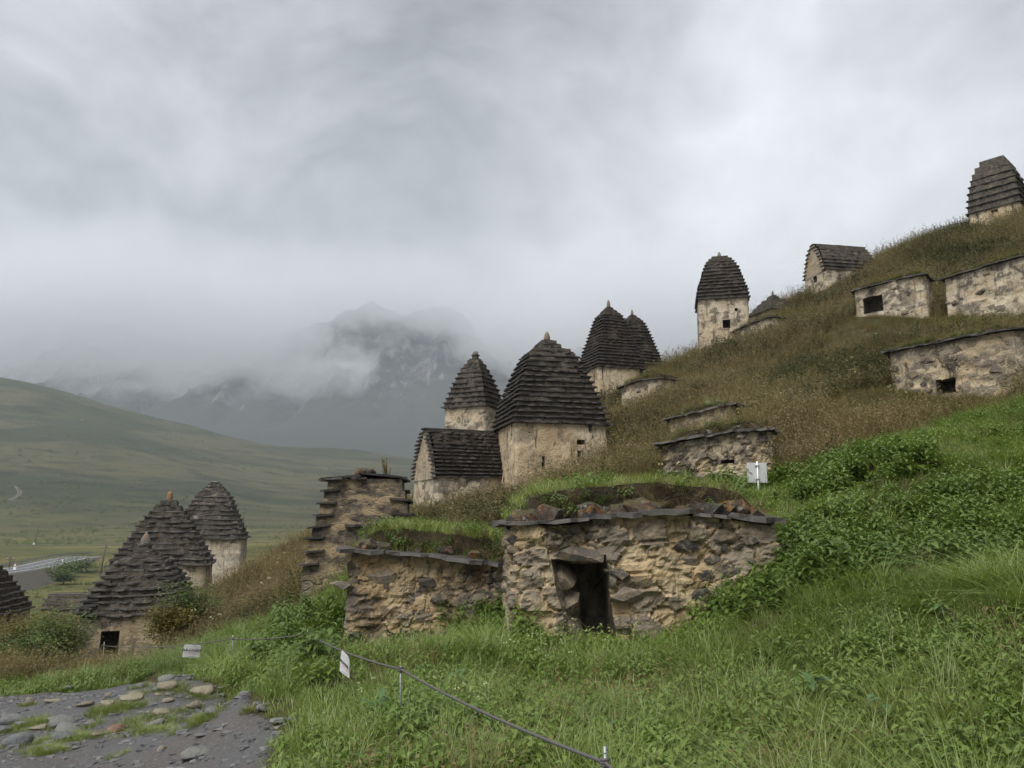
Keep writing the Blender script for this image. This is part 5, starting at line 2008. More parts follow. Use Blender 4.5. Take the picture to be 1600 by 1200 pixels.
def blade_mesh(name, n, rad, hmin, hmax, wid, lean, arch, mat, seed, segs=4, head=None, wind=0.3):
    r = np.random.default_rng(seed)
    V, Fc, S = [], [], []
    for b in range(n):
        a = r.uniform(0, 2 * math.pi)
        rr = rad * math.sqrt(r.random())
        x0, y0 = rr * math.cos(a), rr * math.sin(a)
        h = r.uniform(hmin, hmax)
        da = a + r.normal(0, .7)
        dx, dy = math.cos(da) + wind * r.uniform(0, 1), math.sin(da)
        L0 = lean * r.uniform(.2, 1.0)
        ar = arch * r.uniform(.3, 1.2)
        w = wid * r.uniform(.6, 1.25)
        px_, py_ = -dy, dx
        nl = math.hypot(px_, py_) + 1e-6
        px_, py_ = px_ / nl, py_ / nl
        s = r.random()
        base = len(V)
        for k in range(segs + 1):
            t = k / segs
            hor = h * (L0 * t + ar * t * t)
            z = h * t * (1 - .38 * ar * t * t)
            ww = w * (1 - t) ** .7 * .5 if k < segs else w * .04
            if k == 0:
                ww = w * .35
            cx, cy_ = x0 + dx * hor, y0 + dy * hor
            V += [(cx - px_ * ww, cy_ - py_ * ww, z), (cx + px_ * ww, cy_ + py_ * ww, z)]
            S += [s, s]
        for k in range(segs):
            q = base + 2 * k
            Fc.append((q, q + 1, q + 3, q + 2))
        if head and r.random() < head[0]:
            # seed head: a few short flecks near the tip
            tip = V[-1]
            for q in range(head[1]):
                t = q / head[1]
                k = len(V)
                hx, hy, hz = tip[0] + r.normal(0, head[2] * .5), tip[1] + r.normal(0, head[2] * .5), tip[2] - head[3] * t
                ax_ = r.normal(0, 1, 3); ax_ /= np.linalg.norm(ax_)
                bx_ = r.normal(0, 1, 3); bx_ /= np.linalg.norm(bx_)
                l = head[2] * r.uniform(.6, 1.3)
                V += [(hx, hy, hz), (hx + ax_[0] * l, hy + ax_[1] * l, hz + abs(ax_[2]) * l), (hx + bx_[0] * l * .5, hy + bx_[1] * l * .5, hz + abs(bx_[2]) * l * .8)]
                S += [s, s, s]
                Fc.append((k, k + 1, k + 2))
    return finish_plant(name, V, Fc, S, mat)


def finish_plant(name, V, Fc, S, mat):
    me = bpy.data.meshes.new(name)
    me.from_pydata([tuple(map(float, v)) for v in V], [], Fc)
    at = me.attributes.new('shade', 'FLOAT', 'POINT')
    at.data.foreach_set('value', np.array(S, dtype=np.float32))
    for m_ in (mat if isinstance(mat, (list, tuple)) else [mat]):
        me.materials.append(m_)
    me.polygons.foreach_set('use_smooth', [True] * len(me.polygons))
    me.update()
    return me


def leaf_quad(V, Fc, S, base, dirv, up, L, W_, s, droop=.3, segs=2):
    """an ovate leaf folded along its midrib, tip drooping"""
    d_ = Vector(dirv).normalized()
    u = Vector(up).normalized()
    side = d_.cross(u).normalized()
    b = Vector(base)
    k = len(V)
    prof = ((0, .12), (.3, 1.0), (.65, .72), (1.0, .03))
    for t, w in prof:
        c = b + d_ * (L * t) - Vector((0, 0, 1)) * (droop * L * t * t)
        lift = u * (W_ * .18 * w)
        V += [tuple(c - side * (W_ * .5 * w) + lift), tuple(c), tuple(c + side * (W_ * .5 * w) + lift)]
        S += [s, s * .8, s]
    for i in range(3):
        q = k + 3 * i
        Fc += [(q, q + 1, q + 4, q + 3), (q + 1, q + 2, q + 5, q + 4)]


def nettle_mesh(name, seed, stems=4, h=.5, leaf=.075, pairs=6, mat=None, spread=.12, lw=.55):
    r = random.Random(seed)
    V, Fc, S = [], [], []
    for s_ in range(stems):
        x0, y0 = r.uniform(-spread, spread), r.uniform(-spread, spread)
        lx, ly = r.uniform(-.25, .25), r.uniform(-.25, .25)
        hh = h * r.uniform(.7, 1.2)
        k = len(V)
        for z, w in ((0, .004), (1, .002)):
            V += [(x0 + lx * hh * z - w, y0 + ly * hh * z, hh * z), (x0 + lx * hh * z + w, y0 + ly * hh * z, hh * z)]
            S += [.3, .3]
        Fc.append((k, k + 1, k + 3, k + 2))
        a0 = r.uniform(0, 3.14)
        for i in range(pairs):
            t = .3 + .7 * (i + .5) / pairs
            lf = leaf * r.uniform(.8, 1.25) * (1.15 - .55 * max(0, t - .6) / .4)
            a = a0 + i * math.pi / 2 + r.uniform(-.3, .3)
            for sg in (0, math.pi):
                an = a + sg
                dv = (math.cos(an), math.sin(an), r.uniform(-.1, .35))
                leaf_quad(V, Fc, S, (x0 + lx * hh * t, y0 + ly * hh * t, hh * t), dv, (0, 0, 1), lf * 1.35, lf * lw * 1.3, r.random(), .45)
    return finish_plant(name, V, Fc, S, mat)


def rosette_mesh(name, seed, n=7, L=.16, W_=.06, mat=None, rise=.7):
    r = random.Random(seed)
    V, Fc, S = [], [], []
    for i in range(n):
        a = 2 * math.pi * i / n + r.uniform(-.4, .4)
        dv = (math.cos(a), math.sin(a), rise * r.uniform(.6, 1.4))
        l = L * r.uniform(.6, 1.2)
        leaf_quad(V, Fc, S, (r.uniform(-.02, .02), r.uniform(-.02, .02), r.uniform(0, .06)), dv, (-.3 * dv[0], -.3 * dv[1], 1), l, W_ * r.uniform(.7, 1.2), r.random(), .5)
    return finish_plant(name, V, Fc, S, mat)


def weed_mesh(name, seed, h=.55, mat=None, n=9, leafs=16, leaf=.035):
    """twiggy weed gone to seed: branching stems with small ragged leaves and heads"""
    r = random.Random(seed)
    V, Fc, S = [], [], []

    def stick(a, b, w):
        k = len(V)
        a, b = Vector(a), Vector(b)
        sd = Vector((r.uniform(-1, 1), r.uniform(-1, 1), 0)).normalized() * w
        V.extend([tuple(a - sd), tuple(a + sd), tuple(b + sd * .5), tuple(b - sd * .5)])
        S.extend([.35] * 4)
        Fc.append((k, k + 1, k + 2, k + 3))
    for i in range(n):
        a = r.uniform(0, 6.28)
        hh = h * r.uniform(.6, 1.15)
        le = r.uniform(.1, .5)
        b0 = Vector((r.uniform(-.1, .1), r.uniform(-.1, .1), 0))
        top = b0 + Vector((math.cos(a) * le * hh, math.sin(a) * le * hh, hh))
        stick(b0, top, .004)
        for q in range(leafs):
            t = r.uniform(.25, 1.0)
            c = b0.lerp(top, t)
            an = r.uniform(0, 6.28)
            dv = Vector((math.cos(an), math.sin(an), r.uniform(-.1, .9))).normalized()
            l = leaf * r.uniform(.6, 1.6)
            e_ = c + dv * l
            sd = dv.cross(Vector((r.uniform(-1, 1), r.uniform(-1, 1), r.uniform(-1, 1)))).normalized() * l * .28
            k = len(V)
            V.extend([tuple(c), tuple(c.lerp(e_, .5) + sd), tuple(e_), tuple(c.lerp(e_, .5) - sd)])
            s = r.random()
            S.extend([s] * 4)
            Fc.append((k, k + 1, k + 2, k + 3))
    return finish_plant(name, V, Fc, S, mat)


def flower_mesh(name, seed, mat, h=.32, n=3, hd=.014):
    r = random.Random(seed)
    V, Fc, S, MI = [], [], [], []
    for i in range(n):
        x, y = r.uniform(-.1, .1), r.uniform(-.1, .1)
        z = h * r.uniform(.75, 1.15)
        for q in range(7):
            c = Vector((x + r.uniform(-1, 1) * hd, y + r.uniform(-1, 1) * hd, z + r.uniform(-1, 1) * hd))
            a = Vector((r.uniform(-1, 1), r.uniform(-1, 1), r.uniform(-1, 1))).normalized() * hd * .55
            b = Vector((r.uniform(-1, 1), r.uniform(-1, 1), r.uniform(-1, 1))).normalized() * hd * .55
            k = len(V)
            V += [tuple(c - a), tuple(c - b), tuple(c + a), tuple(c + b)]
            S += [r.random()] * 4
            Fc.append((k, k + 1, k + 2, k + 3))
    return finish_plant(name, V, Fc, S, mat)


proto_collection('long_grass', [blade_mesh('long_grass', 34, .11, .22, .48, .0078, .5, 1.0, M_GRASS, 400 + i, 5, wind=.5) for i in range(5)])
proto_collection('arched_grass', [blade_mesh('arched_grass', 50, .09, .36, .66, .0085, .5, 1.25, M_GRASS, 410 + i, 6, wind=.9) for i in range(4)])
proto_collection('short_grass', [blade_mesh('short_grass', 44, .11, .05, .14, .006, .5, .5, M_GRASS, 420 + i, 3) for i in range(4)])
proto_collection('nettle', [nettle_mesh('nettle', 430 + i, 4, .46, .078, 6, M_NETTLE) for i in range(5)])
proto_collection('small_herb', [nettle_mesh('small_herb', 440 + i, 6, .17, .035, 4, M_NETTLE, .10, .6) for i in range(4)])
proto_collection('rosette', [rosette_mesh('rosette', 450 + i, 8, .20, .085, M_NETTLE) for i in range(4)])
proto_collection('dry_grass', [blade_mesh('dry_grass', 36, .16, .35, .75, .008, .35, .45, M_DRY, 460 + i, 4, head=(.55, 6, .035, .14)) for i in range(5)])
proto_collection('weed', [weed_mesh('weed', 470 + i, .55, M_WEED, 9, 18, .042) for i in range(5)])
proto_collection('low_mat', [blade_mesh('low_mat', 50, .20, .12, .34, .009, .6, .7, M_DRY, 480 + i, 3) for i in range(4)])
proto_collection('flower', [flower_mesh('flower', 490 + i, M_FLOWER) for i in range(3)])
proto_collection('umbel', [flower_mesh('umbel', 495 + i, M_FLOWER, .75, 2, .035) for i in range(3)])


def scatter(name, kind, pts, rot, scl, tint, dry, label=None):
    c, n = PROTO[kind]
    me = bpy.data.meshes.new(name)
    me.from_pydata([tuple(map(float, p)) for p in pts], [], [])
    N_ = len(pts)

    def at(nm, typ, arr, key='value'):
        a = me.attributes.new(nm, typ, 'POINT')
        a.data.foreach_set(key, np.ascontiguousarray(arr).ravel())
    at('rot', 'FLOAT_VECTOR', np.asarray(rot, np.float32), 'vector')
    at('scl', 'FLOAT', np.asarray(scl, np.float32))
    at('tint', 'FLOAT', np.asarray(tint, np.float32))
    at('dry', 'FLOAT', np.asarray(dry, np.float32))
    at('idx', 'INT', rng.integers(0, n, N_).astype(np.int32))
    o = bpy.data.objects.new(name, me)
    COL.objects.link(o)
    ng = bpy.data.node_groups.new('scatter_' + kind, 'GeometryNodeTree')
    ng.interface.new_socket('Geometry', in_out='INPUT', socket_type='NodeSocketGeometry')
    ng.interface.new_socket('Geometry', in_out='OUTPUT', socket_type='NodeSocketGeometry')
    gi = ng.nodes.new('NodeGroupInput')
    go = ng.nodes.new('NodeGroupOutput')
    iop = ng.nodes.new('GeometryNodeInstanceOnPoints')
    ci = ng.nodes.new('GeometryNodeCollectionInfo')
    ci.inputs['Collection'].default_value = c
    ci.inputs['Separate Children'].default_value = True
    ci.inputs['Reset Children'].default_value = True

    def na(nm, typ):
        q = ng.nodes.new('GeometryNodeInputNamedAttribute')
        q.data_type = typ
        q.inputs['Name'].default_value = nm
        return q.outputs['Attribute']
    ng.links.new(gi.outputs[0], iop.inputs['Points'])
    ng.links.new(ci.outputs[0], iop.inputs['Instance'])
    iop.inputs['Pick Instance'].default_value = True
    ng.links.new(na('idx', 'INT'), iop.inputs['Instance Index'])
    ng.links.new(na('rot', 'FLOAT_VECTOR'), iop.inputs['Rotation'])
    ng.links.new(na('scl', 'FLOAT'), iop.inputs['Scale'])
    ng.links.new(iop.outputs[0], go.inputs[0])
    md = o.modifiers.new('scatter', 'NODES')
    md.node_group = ng
    tag(o, label, None, None, 'stuff')
    return o


def far_scrub():
    n = 9000
    a = rng.uniform(-1.0, .35, n)
    dd = np.exp(rng.uniform(math.log(140), math.log(1250), n))
    x, y = a * dd, dd
    k = (fbm(x / 120, y / 60, 0, 3, 90) + .5 * fbm(x / 25, y / 18, 0, 2, 91)) > .10
    x, y = x[k], y[k]
    z = far_z(x, y) - .2
    m = len(x)
    sc_ = rng.uniform(1.2, 3.2, m) * np.clip(y / 500, .45, 1.5)
    scatter('scrub', 'small_herb', np.stack([x, y, z], 1), np.stack([0 * x, 0 * x, rng.uniform(0, 6.28, m)], 1), sc_ * 4, rng.uniform(-.2, .3, m).clip(0, 1), rng.uniform(0, .3, m))


far_scrub()

# ------------------------------------------------------------------ where each kind of plant grows
GREEN = [(-14, -6), (-14, 12.0), (-9.5, 13.0)]
for px, dd in ((0, 13.2), (130, 14.6), (230, 16.2), (330, 17.0), (420, 16.8), (500, 15.6), (560, 15.4), (640, 15.0), (800, 15.2), (900, 14.2), (1000, 14.7), (1120, 14.9), (1210, 15.2), (1300, 16.0), (1400, 16.9), (1500, 17.6), (1600, 18.2), (1800, 19.0)):
    GREEN.append(((px - 800) / F * dd, dd))
GREEN += [(24, 19), (26, -6)]


def plane_poly(pix):
    return [(p.x, p.y) for p in ground_poly(pix)]


NETTLE_POLYS = [plane_poly(q) for q in (
    [(1085, 985), (1120, 920), (1235, 835), (1330, 800), (1480, 770), (1640, 720), (1640, 880), (1500, 905), (1360, 915), (1200, 965)],
    [(690, 985), (740, 945), (830, 935), (830, 1010), (720, 1010)],
    [(395, 1045), (425, 985), (560, 975), (545, 1020), (480, 1065)],
    [(1190, 790), (1190, 752), (1400, 700), (1480, 720), (1400, 770), (1280, 790)])]
NETTLE_POLYS.append([(3.2, 13.0), (6.8, 13.4), (6.6, 15.2), (3.6, 14.8)])
SHORT_POLY = plane_poly([(330, 1075), (470, 1070), (600, 1085), (640, 1120), (640, 1230), (430, 1230), (455, 1130), (400, 1105)])
SCAR = [(P(px, py, dd).x, dd) for px, py, dd in ((1345, 800, 11.7), (1400, 775, 12.3), (1480, 758, 12.7), (1500, 775, 12.3), (1420, 800, 11.6), (1360, 815, 11.3))]


def blocked(x, y):
    m = np.zeros(len(x), bool)
    for fpn in FOOT:
        c = np.mean(np.array(fpn), 0)
        m |= in_poly(x, y, [tuple(c + (np.array(q) - c) * 1.0) for q in fpn])
    return m


bins = {k: [] for k in PROTO}


def put(kind, x, y, z, smin, smax, tint, dry, tiltmax=.25, mul=None):
    n = len(x)
    if n == 0:
        return
    rot = np.stack([rng.uniform(-tiltmax, tiltmax, n), rng.uniform(-tiltmax, tiltmax, n), rng.uniform(0, 6.283, n)], 1)
    bins[kind].append((np.stack([x, y, z], 1), rot, rng.uniform(smin, smax, n) * (1 if mul is None else mul), np.clip(tint, 0, 1), np.clip(dry, 0, 1)))


def sample(n, x0, x1, y0, y1, cone=0.80, pad=3.5):
    x, y = rng.uniform(x0, x1, n), rng.uniform(y0, y1, n)
    k = np.abs(x) < cone * np.maximum(y, 0) + pad
    x, y = x[k], y[k]
    k = ~blocked(x, y)
    return x[k], y[k]


FRONT_NEAR = []
for fpn in FOOT[-9:-7]:
    a_, b_ = Vector(fpn[0]), Vector(fpn[1])
    FRONT_NEAR.append([tuple(a_ + Vector((0, -1.1))), tuple(b_ + Vector((-.9, -1.1))), tuple(b_ + Vector((-.9, 0))), tuple(a_)])


def greens():
    for (y0, y1, dens) in ((0.8, 6.5, 120), (6.5, 10.5, 80), (10.5, 19.5, 52)):
        xr = (-0.85 * y1 - 3.5, 0.85 * y1 + 3.5)
        x, y = sample(int((xr[1] - xr[0]) * (y1 - y0) * dens), xr[0], xr[1], y0, y1)
        a, b = wig(x, y, 3.0)
        k = in_poly(a, b, GREEN) & ~on_path(x, y)
        k &= ~(in_poly(*wig(x, y, .6), SCAR) & (rng.random(len(x)) < .93))
        # a clear strip right in front of the lens
        k &= (x * x + y * y) > 1.9 ** 2
        x, y = x[k], y[k]
        z = ground(x, y) - .02
        n1 = fbm(x * .5, y * .5, 0, 3, 70)
        n2 = fbm(x * 1.6, y * 1.6, 0, 3, 71)
        n3 = fbm(x * .35, y * .35, 5, 3, 72)
        u = rng.random(len(x))
        net = np.zeros(len(x), bool)
        for pl in NETTLE_POLYS:
            net |= in_poly(*wig(x, y, 1.6), pl)
        sh = in_poly(*wig(x, y, 1.2), SHORT_POLY) | ((x - 4.75) ** 2 + (y - 13.6) ** 2 < .75 ** 2)
        net &= ~((x - 4.7) ** 2 + (y - 13.7) ** 2 < .85 ** 2)
        nearp = on_path(x - .35, y) | on_path(x, y - .4) | on_path(x + .35, y)
        sh |= nearp & (u < .8)
        tint = .45 + 1.1 * n1 + .5 * (u - .5) + .15
        hv = (.68 if y1 < 7 else .85) * np.clip(1.0 + 1.6 * fbm(x * 1.1, y * 1.1, 9, 3, 75), .45, 1.6)
        dry = .62 * np.clip(.02 + 1.1 * n2 + .35 * (rng.random(len(x)) - .5), 0, .75) * (1.1 if y1 < 7 else .6)
        kn = net & (u < .55)
        put('nettle', x[kn], y[kn], z[kn], .6, 1.1, tint[kn] - .05, dry[kn] * .15, mul=.5 + .5 * hv[kn])
        kr = net & (u > .86)
        put('rosette', x[kr], y[kr], z[kr], .8, 1.5, tint[kr], dry[kr] * .2)
        kg = net & (u > .56) & (u < .68)
        put('long_grass', x[kg], y[kg], z[kg], .8, 1.2, tint[kg] + .1, dry[kg] * .3)
        ks = sh & ~net
        put('short_grass', x[ks], y[ks], z[ks], .7, 1.5, tint[ks] - .05, dry[ks] * .8)
        kh = sh & ~net & (u > .85)
        put('small_herb', x[kh], y[kh], z[kh], .6, 1.0, tint[kh], dry[kh] * .3)
        rest = ~net & ~sh
        m = n3 + .35 * n1
        hv = hv * 1.0
        ka = rest & (m > .01) & (u < .30)
        put('arched_grass', x[ka], y[ka], z[ka], .6, 1.0, tint[ka] + .2, dry[ka] * .4, mul=hv[ka])
        for q in FRONT_NEAR:
            hv = np.where(in_poly(x, y, q), .42 * hv, hv)
        ke = rest & (u > .64) & (u < .648)
        put('dry_grass', x[ke], y[ke], z[ke], .45, .8, .5 + 0 * u[ke], .3 + .5 * rng.random(ke.sum()))
        kl = rest & (((m <= .01) & (u < .50)) | ((m > .01) & (u > .40) & (u < .64)))
        put('long_grass', x[kl], y[kl], z[kl], .55, 1.05, tint[kl], dry[kl], mul=hv[kl])
        km = rest & ((u > .80) | ((u > .46) & (u < .56) & (n2 < -.05)))
        put('small_herb', x[km], y[km], z[km], .7, 1.5, tint[km] + .05, dry[km] * .4)
        kq = rest & (u > .955)
        put('rosette', x[kq], y[kq], z[kq], .45, 1.0, tint[kq] - .05, dry[kq] * .3)
        kf = rest & (u > .62) & (u < .74)
        put('short_grass', x[kf], y[kf], z[kf], 1.0, 2.0, tint[kf], dry[kf] + .1)


def browns():
    for (y0, y1, dens) in ((13, 22, 44), (22, 34, 26), (34, 60, 13)):
        xr = (-0.80 * y1 - 4, 0.85 * y1 + 4)
        x, y = sample(int((xr[1] - xr[0]) * (y1 - y0) * dens), xr[0], xr[1], y0, y1, .82, 4)
        a, b = wig(x, y, 3.0)
        k = ~in_poly(a, b, GREEN)
        x, y = x[k], y[k]
        z = ground(x, y) - .03
        k = z > -13.0
        fr_ = np.zeros(len(x), bool)
        for q in FRONT:
            fr_ |= in_poly(x, y, q)
        k &= ~(fr_ & (rng.random(len(x)) < .15))
        x, y, z, fr_ = x[k], y[k], z[k], fr_[k]
        n1 = fbm(x * .22, y * .22, 0, 4, 80)
        n2 = fbm(x * .7, y * .7, 0, 3, 81)
        n3 = fbm(x * .3, y * .3, 7, 3, 82)
        u = rng.random(len(x))
        tint = .5 + 1.3 * n1 + .6 * n2 + .4 * (u - .5)
        dry = np.clip(.25 + 1.6 * n3 + .3 * (rng.random(len(x)) - .5), 0, 1)
        big = (1.0 + (.25 if y0 > 30 else 0)) * np.where(x < -.12 * y + 1.0, .72, .95)
        w = n2 + .6 * n1
        kw = ((w < -.02) & (u < .75) | (u < .22)) & ~fr_
        put('weed', x[kw], y[kw], z[kw], .7, 1.45, tint[kw], dry[kw], mul=big[kw])
        kd = ~kw & (u > .42) & (n3 > -.12) & ~fr_
        put('dry_grass', x[kd], y[kd], z[kd], .8, 1.55, tint[kd] + .1, dry[kd], mul=big[kd])
        kl = ~kw & ~kd
        put('low_mat', x[kl & fr_], y[kl & fr_], z[kl & fr_], .6, 1.05, tint[kl & fr_], dry[kl & fr_] * .7)
        kl = kl & ~fr_
        put('low_mat', x[kl], y[kl], z[kl], .9, 1.6, tint[kl] - .1, dry[kl] * .7, mul=big[kl])
        kg = (n1 < -.10) & (u > .78)
        put('long_grass', x[kg], y[kg], z[kg], .8, 1.3, tint[kg] + .1, dry[kg] * .6 + .15)
        kf = (u > .9915) & (n2 < .1)
        put('umbel', x[kf], y[kf], z[kf], .8, 1.15, u[kf], dry[kf])


greens()
browns()
# plants on the turfed tops
for pts, kind in TURF:
    p = np.array([tuple(q) for q in pts])
    n = len(p)
    if n == 0:
        continue
    u = rng.random(n)
    if kind == 'edge':
        put('low_mat', *p[u < .55].T, .3, .6, .3 * u[u < .55], rng.random((u < .55).sum()) * .7, .9)
        put('small_herb', *p[(u >= .55) & (u < .72)].T, .5, 1.0, .3 * u[(u >= .55) & (u < .72)], 0 * u[(u >= .55) & (u < .72)], .5)
        put('weed', *p[u >= .72].T, .25, .45, .4 * u[u >= .72], u[u >= .72], 1.0)
    elif kind == 'green':
        put('long_grass', *p[u < .45].T, .35, .65, .55 + .4 * (u[u < .45]), .12 + .3 * rng.random((u < .45).sum()))
        put('short_grass', *p[(u >= .45) & (u < .9)].T, .9, 1.6, .5 + .3 * u[(u >= .45) & (u < .9)], .15 + .2 * rng.random(((u >= .45) & (u < .9)).sum()))
        put('small_herb', *p[u >= .9].T, .8, 1.4, .5 * u[u >= .9], 0 * u[u >= .9])
    else:
        put('low_mat', *p[u < .6].T, .6, 1.1, .4 + .4 * u[u < .6], rng.random((u < .6).sum()) * .6)
        put('dry_grass', *p[(u >= .6) & (u < .75)].T, .5, .8, u[(u >= .6) & (u < .75)], rng.random(((u >= .6) & (u < .75)).sum()) * .6)
        put('long_grass', *p[u >= .75].T, .5, .8, .5 * u[u >= .75], .3 + 0 * u[u >= .75])
# turf round the stones of the path
for (x, y, w) in PATH_STONE_POS:
    if rng.random() < .38:
        n = int(5 + w * 90)
        a = rng.uniform(0, 6.28, n)
        r_ = w * rng.uniform(.35, .75, n)
        xx, yy = x + r_ * np.cos(a), y - .1 * w + r_ * .75 * np.sin(a)
        put('short_grass', xx, yy, ground(xx, yy) + .02, .3, .6, .15 + .3 * rng.random(n), .05 + .3 * rng.random(n))
for pix in ([(640 / 3.2, 1130), (1000 / 3.2, 1135), (1060 / 3.2, 1125)], [(150, 1118), (180, 1115), (215, 1108)], [(50, 1180), (85, 1180)], [(290, 1090), (330, 1094)], [(110, 1150), (125, 1160), (60, 1165)], [(30, 1140), (70, 1130)],
            [(250, 1082), (285, 1082)], [(195, 1140), (230, 1148), (262, 1145)]):
    for a_, b_ in zip(pix[:-1], pix[1:]):
        for t in np.linspace(0, 1, 9):
            q = hit(a_[0] + (b_[0] - a_[0]) * t, a_[1] + (b_[1] - a_[1]) * t)
            n = 9
            xx, yy = q.x + rng.normal(0, .075, n), q.y + rng.normal(0, .08, n)
            put('short_grass', xx, yy, ground(xx, yy) + .015, .3, .7, .15 + .35 * rng.random(n), .05 + .25 * rng.random(n))
# pale flowers below the doorway
fx = []
for px, py, n in ((860, 1020, 10), (900, 1030, 16), (950, 1015, 16), (980, 1010, 14), (840, 1050, 10), (780, 920, 5), (720, 960, 8), (1080, 985, 8), (620, 1010, 5), (680, 960, 6), (1120, 960, 5), (1280, 780, 10), (1380, 720, 10), (1300, 740, 8), (660, 1130, 6), (560, 1000, 5), (50, 1050, 14), (90, 1055, 12)):
    q = hit(px, py)
    xx, yy = q.x + rng.normal(0, .3, n), q.y + rng.normal(0, .3, n)
    k = ~blocked(xx, yy)
    k &= rng.random(n) < .65
    put('flower', xx[k], yy[k], ground(xx[k], yy[k]) - .02, .7, 1.15, rng.random(k.sum()), .4 * rng.random(k.sum()))

NAMES = {'long_grass': 'grass', 'arched_grass': 'grass_tussocks', 'short_grass': 'short_grass', 'nettle': 'nettles', 'small_herb': 'ground_cover', 'rosette': 'leafy_ground_cover', 'dry_grass': 'dry_grass', 'weed': 'brown_weeds',
         'low_mat': 'withered_grass', 'flower': 'small_flowers', 'umbel': 'white_umbels'}
for kind, lst in bins.items():
    if not lst:
        continue
    arr = [np.concatenate([l[i] for l in lst]) for i in range(5)]
    scatter(NAMES[kind], kind, *arr)
    print('scatter', kind, len(arr[0]))


# ------------------------------------------------------------------ bushes and single plants
def bush(px, py, dd, wd, ht, mat, seed, label, leaf=.07, n=3200, group='bushes on the lower slope'):
    q = P(px, py, dd)
    q.z = g1(q.x, q.y)
    r = random.Random(seed)
    e = empty('bush', q)
    V, Fc, S = [], [], []
    parts = []
    tips = []
    for i in range(9):
        a = r.uniform(0, 6.28)
        rr = r.uniform(.1, .42) * wd
        tip = Vector((math.cos(a) * rr, math.sin(a) * rr, ht * r.uniform(.5, .95)))
        mid = tip * .5 + Vector((r.uniform(-.1, .1), r.uniform(-.1, .1), .1))
        parts.append(tube([(0, 0, -.15), mid, tip], [.028, .018, .006], 5))
        tips += [tip, mid * .6 + tip * .4]
    v, f = merge(parts)
    mesh_obj('trunk', v, f, M_BARK, e)
    for i in range(n):
        c = r.choice(tips) + Vector((r.gauss(0, .16) * wd, r.gauss(0, .16) * wd, r.gauss(0, .11) * ht))
        if c.z < .05:
            c.z = r.uniform(.05, .4)
        an = r.uniform(0, 6.28)
        leaf_quad(V, Fc, S, c, (math.cos(an), math.sin(an), r.uniform(-.3, .5)), (r.uniform(-.4, .4), r.uniform(-.4, .4), 1), leaf * r.uniform(.7, 1.4), leaf * .6, min(1, max(0, r.gauss(.5, .3))), .2)
    me = finish_plant('crown', V, Fc, S, mat)
    mesh_obj('crown', None, None, None, e, me=me)
    tag(e, label, 'bush', group)


bush(84, 1010, 19.0, 1.35, 1.5, M_BUSH_GREEN, 1, 'round green bush standing left of the sagging tower')
bush(35, 1005, 19.5, 1.8, 1.6, M_BUSH_AUTUMN, 2, 'yellowing orange bush at the left edge below the cut off tower')
bush(18, 1040, 16.5, 1.6, 1.1, M_BUSH_GREEN, 3, 'low scruffy bush lowest at the left edge')
bush(266, 985, 18.2, 1.2, 1.1, M_BUSH_AUTUMN, 4, 'olive and orange bush right before the wall of the sagging tower')
bush(303, 965, 19.0, 1.6, 1.5, M_BUSH_GREEN, 5, 'leafy green bush right of the sagging tower')
bush(275, 925, 24, 1.4, 1.0, M_BUSH_GREEN, 6, 'green bush wedged between the nearest and middle lower towers')
bush(118, 1035, 17, .9, .5, M_BUSH_AUTUMN, 7, 'small brownish bush at the foot of the sagging tower')
for i, (px, py, dd, w_, h_, lb) in enumerate(((78, 900, 168, 7, 2.5, 'dark scrub bush nearest the road end on the embankment'), (105, 893, 174, 6, 2.8, 'dark scrub bush in the middle of the embankment'), (128, 886, 182, 7, 2.6, 'dark scrub bush by the leaning pole'),
                                              (100, 906, 162, 4, 2.4, 'single round shrub on the grass below the embankment'))):
    q = P(px, py, dd)
    sv = ground
    e0 = bush
    r = random.Random(60 + i)
    e = empty('scrub_bush', P(px, py, dd))
    V, Fc, S = [], [], []
    for k in range(700):
        c = Vector((r.gauss(0, .26) * w_, r.gauss(0, .26) * w_ * .6, abs(r.gauss(0.1, .38)) * h_ - .3))
        leaf_quad(V, Fc, S, c, (r.uniform(-1, 1), r.uniform(-1, 1), r.uniform(-.3, .6)), (r.uniform(-.4, .4), r.uniform(-.4, .4), 1), .5, .32, r.random(), .2)
    mesh_obj('crown', None, None, None, e, me=finish_plant('crown', V, Fc, S, M_BUSH_GREEN))
    v, f = tube([(0, 0, -1), (0, 0, h_ * .6)], [.12, .05], 5)
    mesh_obj('trunk', v, f, M_BARK, e)
    tag(e, lb, 'bush', 'scrub along the road embankment')

# spindly shrub on the ruin
q = P(603, 750, 17.3)
e = empty('spindly_shrub', q)
r = random.Random(9)
parts, V, Fc, S = [], [], [], []
for i in range(11):
    tip = Vector((r.uniform(-.13, .13), r.uniform(-.1, .1), r.uniform(.25, .52)))
    parts.append(tube([(0, 0, -.1), tip * .5 + Vector((r.uniform(-.03, .03), 0, 0)), tip], [.008, .006, .003], 4))
    for k in range(14):
        leaf_quad(V, Fc, S, tip * r.uniform(.4, 1), (r.uniform(-.5, .5), r.uniform(-.5, .5), 1), (r.uniform(-1, 1), r.uniform(-1, 1), .3), .05, .018, r.random(), 0)
v, f = merge(parts)
mesh_obj('trunk', v, f, M_BARK, e)
mesh_obj('crown', None, None, None, e, me=finish_plant('crown', V, Fc, S, M_BUSH_AUTUMN))
tag(e, 'spindly upright shrub growing on top of the stepped ruin', 'shrub')

